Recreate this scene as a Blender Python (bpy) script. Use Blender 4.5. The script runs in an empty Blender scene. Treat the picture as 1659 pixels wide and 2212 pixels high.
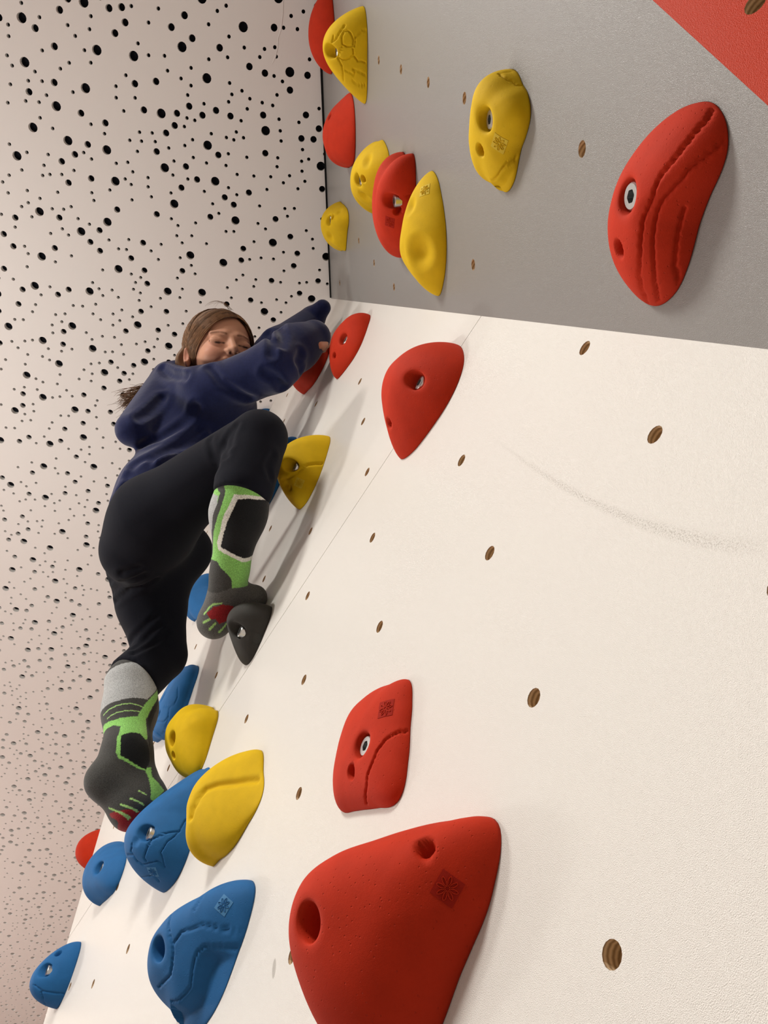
import bpy, bmesh, math, random
import numpy as np
from mathutils import Vector, Matrix, geometry
from mathutils.bvhtree import BVHTree

# ------------------------------------------------------------------ camera, light, exposure
SC = bpy.context.scene
COL = SC.collection
CAM_R = np.array([[-0.51092993, 0.74182315, 0.43433744],
                  [-0.85766162, -0.40580145, -0.31581915],
                  [-0.05802720, -0.53387601, 0.84356935]])     # world <- (right, down, forward)
CAM_P = np.array([0.0, 0.285, 1.0])
FPX = 1623.84
cd = bpy.data.cameras.new('camera')
cam = bpy.data.objects.new('camera', cd); COL.objects.link(cam)
m = Matrix.Identity(4)
for i in range(3):
    m[i][0] = CAM_R[i, 0]; m[i][1] = -CAM_R[i, 1]; m[i][2] = -CAM_R[i, 2]; m[i][3] = CAM_P[i]
cam.matrix_world = m
cd.sensor_fit = 'HORIZONTAL'; cd.sensor_width = 36.0; cd.lens = 36.0 * FPX / 1659.0
cd.clip_start = 0.02
SC.camera = cam

wd = bpy.data.worlds.new('world'); SC.world = wd; wd.use_nodes = True
wd.node_tree.nodes['Background'].inputs[0].default_value = (1.0, 0.96, 0.9, 1)
wd.node_tree.nodes['Background'].inputs[1].default_value = 0.25

def lamp(name, loc, energy, size, color, target=None, kind='POINT'):
    d = bpy.data.lights.new(name, kind); d.energy = energy; d.color = color
    if kind == 'POINT': d.shadow_soft_size = size
    else: d.shape = 'DISK'; d.size = size
    o = bpy.data.objects.new(name, d); COL.objects.link(o); o.location = loc
    if target is not None:
        o.rotation_euler = (Vector(target) - Vector(loc)).to_track_quat('-Z', 'Y').to_euler()
    return o
WARM = (1.0, 0.968, 0.91)
lamp('pendant_light', (1.22, 1.10, 1.95), 29, 0.075, WARM)
lamp('fill_light_far', (4.0, 1.7, 2.2), 98, 0.15, WARM)  # added fill lamp, brightens the far part of the ceiling
lamp('ceiling_light_near', (0.0, 1.55, 2.92), 58, 0.50, WARM, (0.0, 1.55, 0), 'AREA')
SC.view_settings.view_transform = 'Standard'
SC.view_settings.look = 'None'
SC.view_settings.gamma = 1.0
SC.view_settings.use_curve_mapping = False
SC.view_settings.exposure = -0.20

# ------------------------------------------------------------------ helpers
def lin(r, g, b):
    f = lambda c: (c / 255 / 12.92) if c <= 10 else ((c / 255 + 0.055) / 1.055) ** 2.4
    return (f(r), f(g), f(b), 1.0)

def mat(name, color, rough=0.6, spec=0.5, metal=0.0, bump=None, vary=None, attr=None, sheen=0.0):
    """bump = list of (scale, strength, distance, detail); vary = (scale, amount)"""
    mt = bpy.data.materials.new(name); mt.use_nodes = True
    nt = mt.node_tree; bs = nt.nodes['Principled BSDF']
    bs.inputs['Roughness'].default_value = rough
    bs.inputs['Specular IOR Level'].default_value = spec
    bs.inputs['Metallic'].default_value = metal
    if sheen: bs.inputs['Sheen Weight'].default_value = sheen; bs.inputs['Sheen Roughness'].default_value = 0.5
    tc = nt.nodes.new('ShaderNodeTexCoord')
    src = None
    if attr:
        a = nt.nodes.new('ShaderNodeAttribute'); a.attribute_name = attr; src = a.outputs['Color']
    else:
        bs.inputs['Base Color'].default_value = color
    if vary:
        n = nt.nodes.new('ShaderNodeTexNoise'); n.inputs['Scale'].default_value = vary[0]; n.inputs['Detail'].default_value = 4
        nt.links.new(tc.outputs['Object'], n.inputs['Vector'])
        mp = nt.nodes.new('ShaderNodeMapRange'); mp.inputs['From Min'].default_value = 0.3; mp.inputs['From Max'].default_value = 0.7
        mp.inputs['To Min'].default_value = 1 - vary[1]; mp.inputs['To Max'].default_value = 1 + vary[1]
        nt.links.new(n.outputs['Fac'], mp.inputs['Value'])
        hs = nt.nodes.new('ShaderNodeHueSaturation')
        if src is not None: nt.links.new(src, hs.inputs['Color'])
        else: hs.inputs['Color'].default_value = color
        nt.links.new(mp.outputs['Result'], hs.inputs['Value'])
        src = hs.outputs['Color']
    if src is not None: nt.links.new(src, bs.inputs['Base Color'])
    prev = None
    for (sc, st, dist, det) in (bump or []):
        n = nt.nodes.new('ShaderNodeTexNoise'); n.inputs['Scale'].default_value = sc; n.inputs['Detail'].default_value = det
        nt.links.new(tc.outputs['Object'], n.inputs['Vector'])
        b = nt.nodes.new('ShaderNodeBump'); b.inputs['Strength'].default_value = st; b.inputs['Distance'].default_value = dist
        nt.links.new(n.outputs['Fac'], b.inputs['Height'])
        if prev is not None: nt.links.new(prev, b.inputs['Normal'])
        prev = b.outputs['Normal']
    if prev is not None: nt.links.new(prev, bs.inputs['Normal'])
    return mt

def mesh_obj(name, verts, faces, mats, parent=None, smooth=True, fmat=None):
    me = bpy.data.meshes.new(name)
    me.from_pydata([tuple(v) for v in np.asarray(verts).tolist()] if isinstance(verts, np.ndarray) else verts, [],
                   faces.tolist() if isinstance(faces, np.ndarray) else faces)
    for mt in (mats if isinstance(mats, (list, tuple)) else [mats]): me.materials.append(mt)
    if fmat is not None: me.polygons.foreach_set('material_index', np.asarray(fmat, dtype=np.int32))
    me.polygons.foreach_set('use_smooth', np.full(len(me.polygons), smooth))
    me.update()
    o = bpy.data.objects.new(name, me); COL.objects.link(o)
    if parent is not None: o.parent = parent
    return o

def tag(o, label=None, cat=None, group=None, kind=None):
    if label: o['label'] = label
    if cat: o['category'] = cat
    if group: o['group'] = group
    if kind: o['kind'] = kind
    return o

def empty(name, loc=(0, 0, 0)):
    o = bpy.data.objects.new(name, None); COL.objects.link(o); o.location = loc; o.empty_display_size = 0.05
    return o

# ------------------------------------------------------------------ the setting
ZC = 3.0321
P0 = np.array([0.52828, 0.0, ZC])            # corner: white, grey and ceiling
PA = np.array([-0.044, 0.0, 1.243])          # foot of the grey facet
PR = np.array([-0.467, 0.594, ZC])           # grey and red at the ceiling
NG = np.cross(P0 - PA, PR - PA); NG /= np.linalg.norm(NG)
if NG[1] < 0: NG = -NG

def wall_frame(n):
    up = np.array([0, 0, 1.0]); b = up - n * (up @ n); b /= np.linalg.norm(b)
    return np.cross(b, n), b

def perforated(poly, holes, thick, seg=14):
    """poly: 2-D outline; holes: (x, y, r). Front sheet at depth 0, tubes and rim go back to -thick.
    Returns verts (x, y, d), faces and a flag per face: 0 sheet / rim, 1 hole lining."""
    vs = []; es = []
    def ring(pts):
        b = len(vs); vs.extend(pts); n = len(pts)
        es.extend([(b + i, b + (i + 1) % n) for i in range(n)])
        return b
    dense = []
    for i in range(len(poly)):
        p, q = np.array(poly[i]), np.array(poly[(i + 1) % len(poly)])
        k = max(1, int(np.linalg.norm(q - p) / 0.25))
        dense += [tuple(p + (q - p) * j / k) for j in range(k)]
    ring(dense); starts = []
    for (x, y, r) in holes:
        n = max(8, int(seg * (r / 0.010) ** 0.5)); 
        starts.append((ring([(x + r * math.cos(2 * math.pi * i / n), y + r * math.sin(2 * math.pi * i / n)) for i in range(n)]), n))
    co, _, fc, ov, _, _ = geometry.delaunay_2d_cdt([Vector(v) for v in vs], es, [], 1, 1e-7)
    co = np.array([tuple(v) for v in co])
    H = np.array([(h[0], h[1], h[2]) for h in holes]) if holes else np.zeros((0, 3))
    keep = []
    cen = np.array([co[list(f)].mean(0) for f in fc])
    inside = np.zeros(len(fc), bool)
    if len(H):
        for i in range(0, len(cen), 4000):
            d2 = ((cen[i:i + 4000, None, :] - H[None, :, :2]) ** 2).sum(-1)
            inside[i:i + 4000] = (d2 < (H[:, 2] * 0.985) ** 2).any(1)
    faces = []; fl = []
    for f, ins in zip(fc, inside):
        if ins: continue
        a = sum(co[f[i]][0] * co[f[(i + 1) % len(f)]][1] - co[f[(i + 1) % len(f)]][0] * co[f[i]][1] for i in range(len(f)))
        faces.append(list(f) if a > 0 else list(f)[::-1]); fl.append(0)
    V = [(x, y, 0.0) for x, y in co]
    look = {(round(x, 6), round(y, 6)): i for i, (x, y) in enumerate(co)}
    def wallring(pts, flag, flip):
        n = len(pts); b = len(V)
        V.extend([(x, y, 0.0) for x, y in pts]); V.extend([(x, y, -thick) for x, y in pts])
        for i in range(n):
            j = (i + 1) % n
            q = [b + i, b + j, b + n + j, b + n + i]
            faces.append(q if flip else q[::-1]); fl.append(flag)
    wallring(dense, 0, False)
    for (s, n) in starts: wallring(vs[s:s + n], 1, True)
    return np.array(V), faces, fl

M = {}
M['white'] = mat('white_textured_paint', lin(236, 233, 227), 0.25, 0.6, bump=[(1800, 0.75, 0.0007, 2), (260, 0.03, 0.0006, 2)])
M['grey'] = mat('grey_textured_paint', lin(140, 138, 135), 0.28, 0.5, bump=[(1800, 0.75, 0.0007, 2), (260, 0.03, 0.0006, 2)])
M['redwall'] = mat('red_textured_paint', lin(202, 54, 14), 0.5, 0.2, bump=[(1900, 0.7, 0.0006, 2)])
M['ply'] = mat('plywood_edge', lin(150, 120, 88), 0.7, 0.3)
M['ceil'] = mat('ceiling_board_white', lin(238, 236, 233), 0.85, 0.2, bump=[(300, 0.08, 0.0005, 2)])
M['fleece'] = mat('black_acoustic_fleece', lin(20, 21, 27), 0.95, 0.1)
M['room'] = mat('room_paint', lin(222, 218, 212), 0.9, 0.2)
M['floor'] = mat('safety_mat_vinyl', lin(128, 104, 100), 0.5, 0.4)
def two_tone_floor(mt):
    nt = mt.node_tree; bs = nt.nodes['Principled BSDF']
    tc = nt.nodes.new('ShaderNodeTexCoord'); sx = nt.nodes.new('ShaderNodeSeparateXYZ'); nt.links.new(tc.outputs['Object'], sx.inputs[0])
    gt = nt.nodes.new('ShaderNodeMath'); gt.operation = 'GREATER_THAN'; gt.inputs[1].default_value = 1.9; nt.links.new(sx.outputs[0], gt.inputs[0])
    mx = nt.nodes.new('ShaderNodeMix'); mx.data_type = 'RGBA'; nt.links.new(gt.outputs[0], mx.inputs[0])
    mx.inputs[6].default_value = lin(122, 120, 118); mx.inputs[7].default_value = lin(190, 128, 116)  # reddish far half is invented for its pink bounce onto the ceiling
    nt.links.new(mx.outputs[2], bs.inputs['Base Color'])
two_tone_floor(M['floor'])
M['gap'] = mat('gap_shade_black', lin(14, 14, 14), 0.8, 0.2)  # near black, stands for the shade inside the open gap

def ply_layers(mt):
    nt = mt.node_tree; bs = nt.nodes['Principled BSDF']
    tc = nt.nodes.new('ShaderNodeTexCoord'); mp = nt.nodes.new('ShaderNodeMapping')
    wv = nt.nodes.new('ShaderNodeTexWave'); wv.inputs['Scale'].default_value = 90; wv.inputs['Distortion'].default_value = 1.5
    wv.bands_direction = 'Y'
    nt.links.new(tc.outputs['Object'], mp.inputs['Vector']); nt.links.new(mp.outputs['Vector'], wv.inputs['Vector'])
    cr = nt.nodes.new('ShaderNodeValToRGB')
    cr.color_ramp.elements[0].color = lin(172, 142, 108); cr.color_ramp.elements[1].color = lin(238, 212, 174)
    nt.links.new(wv.outputs['Fac'], cr.inputs['Fac']); nt.links.new(cr.outputs['Color'], bs.inputs['Base Color'])
ply_layers(M['ply'])

def scuffs(mt):
    """old rubber scuff and a chipped spot on the white paint, placed in metres on the wall"""
    nt = mt.node_tree; bs = nt.nodes['Principled BSDF']
    N = nt.nodes.new; L = nt.links.new
    tc = N('ShaderNodeTexCoord'); sx = N('ShaderNodeSeparateXYZ'); L(tc.outputs['Object'], sx.inputs[0])
    def mth(op, a, b=None, c=None):
        n = N('ShaderNodeMath'); n.operation = op
        for i, v in enumerate((a, b, c)):
            if v is None: continue
            if isinstance(v, (int, float)): n.inputs[i].default_value = v
            else: L(v, n.inputs[i])
        return n.outputs[0]
    X, Z = sx.outputs[0], sx.outputs[2]
    q = SCUFF
    zz = mth('ADD', mth('MULTIPLY', mth('ADD', mth('MULTIPLY', X, q[0]), q[1]), X), q[2])
    d = mth('ABSOLUTE', mth('SUBTRACT', Z, zz))
    band = N('ShaderNodeMapRange'); band.interpolation_type = 'SMOOTHSTEP'
    L(d, band.inputs['Value']); band.inputs['From Min'].default_value = 0.015; band.inputs['From Max'].default_value = 0.0; 
    e1 = N('ShaderNodeMapRange'); e1.interpolation_type = 'SMOOTHSTEP'; L(X, e1.inputs['Value']); e1.inputs['From Min'].default_value = q[3]; e1.inputs['From Max'].default_value = q[3] + 0.05
    e2 = N('ShaderNodeMapRange'); e2.interpolation_type = 'SMOOTHSTEP'; L(X, e2.inputs['Value']); e2.inputs['From Min'].default_value = q[4]; e2.inputs['From Max'].default_value = q[4] - 0.06
    ns = N('ShaderNodeTexNoise'); ns.inputs['Scale'].default_value = 900; ns.inputs['Detail'].default_value = 2; L(tc.outputs['Object'], ns.inputs['Vector'])
    ng = N('ShaderNodeMapRange'); L(ns.outputs['Fac'], ng.inputs['Value']); ng.inputs['From Min'].default_value = 0.45; ng.inputs['From Max'].default_value = 0.68
    f = mth('MULTIPLY', mth('MULTIPLY', band.outputs[0], mth('MULTIPLY', e1.outputs[0], e2.outputs[0])), ng.outputs[0])
    dx = mth('DIVIDE', mth('SUBTRACT', X, CHIP[0]), 0.004); dz = mth('DIVIDE', mth('SUBTRACT', Z, CHIP[1]), 0.009)
    r2 = mth('ADD', mth('MULTIPLY', dx, dx), mth('MULTIPLY', dz, dz))
    ch = N('ShaderNodeMapRange'); L(r2, ch.inputs['Value']); ch.inputs['From Min'].default_value = 1.0; ch.inputs['From Max'].default_value = 0.6
    f = mth('MAXIMUM', mth('MULTIPLY', f, 0.55), mth('MULTIPLY', ch.outputs[0], 0.45))
    mx = N('ShaderNodeMix'); mx.data_type = 'RGBA'; L(f, mx.inputs[0])
    mx.inputs[6].default_value = bs.inputs['Base Color'].default_value; mx.inputs[7].default_value = lin(120, 108, 92)
    L(mx.outputs[2], bs.inputs['Base Color'])
SCUFF = (11.16958, -0.46603, 1.2614, 0.06, 0.2163)
CHIP = (0.6261, 1.3444)
scuffs(M['white'])

TN = 0.0066   # radius of a threaded-insert hole
def tnuts_white():
    cols = {3: (0.085, 1.4290), 2: (0.2505, 1.6620), 1: (0.4210, 1.9050), 0: (0.5920, 1.9830), -1: (0.7710, 1.9060),
            -2: (0.9510, 1.9930), -3: (1.1410, 2.0900), -4: (1.3110, 1.9560), -5: (1.4890, 2.0300)}
    out = []
    for i, (x, z) in cols.items():
        for k in range(-12, 9): out.append((x, z + k * 0.1610 - (0.0 if i >= 0 else 0.0), TN))
    return out
HOLES_W = tnuts_white()
SEAM = 1.866
def edge_x(z): return P0[0] + (PA[0] - P0[0]) * (ZC - z) / (ZC - PA[2])

wall_right = tag(empty('wall_right', (0, 0, 0)), 'white textured climbing wall with bolt holes', 'wall', kind='structure')
def white_panel(poly):
    hs = []
    P2 = [Vector(p) for p in poly]
    for (x, z, r) in HOLES_W:
        ok = geometry.intersect_point_tri_2d
        inside = False; n = len(poly); j = n - 1
        for i in range(n):
            if (poly[i][1] > z) != (poly[j][1] > z) and x < (poly[j][0] - poly[i][0]) * (z - poly[i][1]) / (poly[j][1] - poly[i][1]) + poly[i][0]: inside = not inside
            j = i
        far = min((Vector((x, z)) - geometry.intersect_point_line(Vector((x, z)), P2[i], P2[(i + 1) % n])[0].to_2d()).length for i in range(n))
        if inside and far > r * 2: hs.append((x, z, r))
    V, F, fl = perforated(poly, hs, 0.018, 18)
    W3 = np.stack([V[:, 0], V[:, 2], V[:, 1]], 1)                # depth runs into -Y
    F = [f[::-1] for f in F]
    return mesh_obj('panel', W3, F, [M['white'], M['ply']], wall_right, smooth=False, fmat=fl)
g = 0.0007
white_panel([(1.640, SEAM + g), (1.640, ZC), (P0[0], ZC), (edge_x(SEAM + g), SEAM + g)])
white_panel([(1.640, 0.62), (1.640, SEAM - g), (edge_x(SEAM - g), SEAM - g), (edge_x(PA[2]), PA[2]), (-0.75, PA[2]), (-0.75, 0.62)])
white_panel([(1.640, 0.0), (1.640, 0.6185), (-0.75, 0.6185), (-0.75, 0.0)])
mesh_obj('backing_board', [(-2.5, -0.019, 0), (1.64, -0.019, 0), (1.64, -0.019, ZC), (-2.5, -0.019, ZC)], [(0, 1, 2, 3)], M['ply'], wall_right, False)

def facet(name, pts, n, holes, m0, label):
    w = tag(empty(name, (0, 0, 0)), label, 'wall', kind='structure')
    a, b = wall_frame(n); o = pts[0]
    poly = [((p - o) @ a, (p - o) @ b) for p in pts]
    ar = sum(poly[i][0] * poly[(i + 1) % len(poly)][1] - poly[(i + 1) % len(poly)][0] * poly[i][1] for i in range(len(poly)))
    if ar < 0: poly = poly[::-1]
    hs = [((h - o) @ a, (h - o) @ b, TN) for h in holes]
    V, F, fl = perforated(poly, hs, 0.018, 18)
    W3 = o + V[:, :1] * a + V[:, 1:2] * b + V[:, 2:] * n
    mesh_obj('panel', W3, F, [m0, M['ply']], w, False, fl)
    W4 = o + np.array([p[0] * a + p[1] * b for p in poly]) - n * 0.019
    mesh_obj('backing_board', W4, [list(range(len(poly)))], M['ply'], w, False)
    return w
ag, bg = wall_frame(NG)
gh = [P0 + u * ag + v * bg for u, v in [(0.5224, -1.3898), (0.5399, -1.0765), (0.5487, -0.9214), (0.5586, -0.7708), (0.5668, -0.6184), (0.3698, -1.1418), (0.2409, -0.4171), (0.2328, -0.5694), (0.2323, -0.7354), (0.084, -0.1557)]]
facet('wall_corner', [PA, PR, P0], NG, gh, M['grey'], 'grey textured overhanging climbing wall facet')
NR = np.array([0, 0.949, -0.315])
NR /= np.linalg.norm(NR)
facet('wall_back', [PA, np.array([-2.5, 0, 1.243]), np.array([-2.5, 0.594, ZC]), PR], NR, [np.array([-0.1371, 0.0863, 1.503])], M['redwall'], 'red textured overhanging climbing wall facet')
# far facet, turned away past the outer edge of the white wall
far = tag(empty('wall_far', (0, 0, 0)), 'white climbing wall turning away behind the outer edge', 'wall', kind='structure')
mesh_obj('panel', [(1.640, -0.0005, 0), (2.60, -0.388, 0), (2.60, -0.388, ZC), (1.640, -0.0005, ZC)], [(0, 1, 2, 3)], M['white'], far, False)
mesh_obj('panel', [(2.60, -0.388, 0), (6.5, -2.0, 0), (6.5, -2.0, ZC), (2.60, -0.388, ZC)], [(0, 1, 2, 3)], M['room'], far, False)

# dark strip put in for the shade of the open gap below the ceiling
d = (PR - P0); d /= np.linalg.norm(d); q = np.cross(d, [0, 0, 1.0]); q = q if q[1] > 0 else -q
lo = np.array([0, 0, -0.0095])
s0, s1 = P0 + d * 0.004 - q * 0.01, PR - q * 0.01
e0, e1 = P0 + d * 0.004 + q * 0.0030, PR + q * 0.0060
tag(mesh_obj('gap_shade_strip', [tuple(v) for v in (s0, s1, e1, e0, s0 + lo, s1 + lo, e1 + lo, e0 + lo * 0.6)],
         [(0, 1, 2, 3), (7, 6, 5, 4), (3, 2, 6, 7), (0, 4, 5, 1), (1, 5, 6, 2), (0, 3, 7, 4)], M['gap'], None, False), 'dark strip standing in for the shaded gap between grey facet and ceiling', 'trim', kind='structure')

# perforated ceiling: one board with three hole sizes, repeated
random.seed(7)
TS = 1.2
def scatter():
    out = []; cell = {}
    def ok(x, y, r, gap):
        for (X, Y, Rr) in out:
            dx = abs(x - X); dx = min(dx, TS - dx); dy = abs(y - Y); dy = min(dy, TS - dy)
            if dx * dx + dy * dy < (r + Rr + gap) ** 2: return False
        return True
    for r, n, gap, self_gap in ((0.0106, 108, 0.011, 0.070), (0.0078, 235, 0.011, 0.026), (0.0043, 660, 0.009, 0.0)):
        k = 0; tries = 0; own = []
        while k < n and tries < 60000:
            tries += 1
            x = random.uniform(r + .002, TS - r - .002); y = random.uniform(r + .002, TS - r - .002)
            if self_gap and any(min(abs(x - a), TS - abs(x - a)) ** 2 + min(abs(y - b), TS - abs(y - b)) ** 2 < self_gap ** 2 for a, b in own): continue
            if ok(x, y, r, gap): out.append((x, y, r)); own.append((x, y)); k += 1
    return out
V, F, fl = perforated([(0, 0), (TS, 0), (TS, TS), (0, TS)], scatter(), 0.0125, 14)
V[:, :2] -= TS / 2
Vc = np.stack([V[:, 0], V[:, 1], -V[:, 2]], 1)
ceiling = tag(empty('ceiling', (0, 0, ZC)), 'white ceiling with scattered round perforations', 'ceiling', kind='structure')
board = None
for ix in range(8):
    for iy in range(6):
        if board is None:
            bo = mesh_obj('ceiling_board', Vc, [f[::-1] for f in F], [M['ceil'], M['ceil']], ceiling, False, fl); board = bo
        else:
            bo = board.copy(); COL.objects.link(bo); bo.parent = ceiling
        bo.location = (-2.5 + TS * (ix + 0.5), -2.4 + TS * (iy + 0.5), 0)
        bo.rotation_euler = (0, 0, math.pi / 2 * ((ix * 3 + iy * 2 + (ix * iy) % 3) % 4))
mesh_obj('fleece_backing', [(-2.6, -2.5, 0.0126), (7.2, -2.5, 0.0126), (7.2, 4.9, 0.0126), (-2.6, 4.9, 0.0126)], [(0, 3, 2, 1)], M['fleece'], ceiling, False)

# hairline crack in the ceiling paint
cr = [(-0.0118, 0.415), (0.0195, 0.4005), (0.0466, 0.3915), (0.0657, 0.3889), (0.084, 0.381), (0.1035, 0.3783), (0.1183, 0.3781)]
cw = [.0006, .0012, .0022, .0010, .0008, .0022, .0008]
cv = []
for (x, y), w in zip(cr, cw): cv += [(x, y - w, -.0002), (x, y, -.0010), (x, y + w, -.0002)]
cf = []
for i in range(len(cr) - 1):
    for k in (0, 1): cf.append((3 * i + k, 3 * i + k + 1, 3 * i + k + 4, 3 * i + k + 3))
mesh_obj('paint_crack', cv, cf, M['ceil'], ceiling, True)

def quad(name, pts, mt, label, cat):
    return tag(mesh_obj(name, pts, [(0, 1, 2, 3)], mt, None, False), label, cat, kind='structure')
quad('floor', [(-2.6, -2.3, 0), (6.6, -2.3, 0), (6.6, 4.6, 0), (-2.6, 4.6, 0)], M['floor'], 'padded safety floor below the wall, far half made reddish for pink bounce', 'floor')
quad('wall_left', [(-2.5, 4.5, 0), (6.5, 4.5, 0), (6.5, 4.5, ZC), (-2.5, 4.5, ZC)], M['room'], 'plain pale room wall opposite the climbing wall', 'wall')
quad('wall_front', [(6.5, -2.0, 0), (6.5, 4.5, 0), (6.5, 4.5, ZC), (6.5, -2.0, ZC)], M['room'], 'plain pale room wall at the far end', 'wall')
quad('wall_rear', [(-2.5, -0.0, 0), (-2.5, 4.5, 0), (-2.5, 4.5, ZC), (-2.5, -0.0, ZC)], M['room'], 'plain pale room wall behind the viewer', 'wall')

# ------------------------------------------------------------------ climbing holds
M['red'] = mat('hold_red_resin', lin(188, 44, 12), 0.78, 0.22, bump=[(1700, 0.28, 0.0005, 2), (420, 0.12, 0.0008, 3)], vary=(60, 0.05))
M['yellow'] = mat('hold_yellow_resin', lin(211, 173, 4), 0.76, 0.22, bump=[(1700, 0.24, 0.0005, 2), (420, 0.10, 0.0008, 3)], vary=(60, 0.05))
M['blue'] = mat('hold_blue_resin', lin(32, 97, 154), 0.72, 0.25, bump=[(1700, 0.22, 0.0005, 2), (420, 0.10, 0.0008, 3)], vary=(60, 0.06))
M['black'] = mat('hold_black_resin', lin(52, 51, 48), 0.72, 0.35, bump=[(1700, 0.26, 0.0005, 2), (420, 0.12, 0.0008, 3)], vary=(60, 0.06))
def pores(mt, amount):
    nt = mt.node_tree; bs = nt.nodes['Principled BSDF']; old = bs.inputs['Normal'].links[0].from_socket
    tc = nt.nodes.new('ShaderNodeTexCoord'); v = nt.nodes.new('ShaderNodeTexVoronoi'); v.inputs['Scale'].default_value = 230
    nt.links.new(tc.outputs['Object'], v.inputs['Vector'])
    r = nt.nodes.new('ShaderNodeMapRange'); r.interpolation_type = 'SMOOTHSTEP'; r.inputs['From Min'].default_value = 0.04; r.inputs['From Max'].default_value = 0.17
    nt.links.new(v.outputs['Distance'], r.inputs['Value'])
    b = nt.nodes.new('ShaderNodeBump'); b.inputs['Strength'].default_value = amount; b.inputs['Distance'].default_value = 0.0009
    nt.links.new(r.outputs[0], b.inputs['Height']); nt.links.new(old, b.inputs['Normal']); nt.links.new(b.outputs['Normal'], bs.inputs['Normal'])
pores(M['red'], .55); pores(M['yellow'], .3); pores(M['blue'], .3); pores(M['black'], .4)
M['red_logo'] = mat('hold_red_logo_shaded', lin(160, 30, 12), 0.8, 0.2, bump=[(1700, 0.2, 0.0005, 2)])  # darker than the hold: shading of a recessed stamp put into the colour
M['yellow_logo'] = mat('hold_yellow_logo', lin(212, 184, 50), 0.72, 0.3, bump=[(1700, 0.2, 0.0005, 2)])
M['blue_logo'] = mat('hold_blue_logo', lin(72, 130, 178), 0.7, 0.3, bump=[(1700, 0.2, 0.0005, 2)])
M['steel'] = mat('zinc_bolt', lin(196, 198, 197), 0.34, 0.5, 1.0)
M['steel_dark'] = mat('bolt_socket', lin(150, 154, 154), 0.45, 0.5, 1.0)

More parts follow.
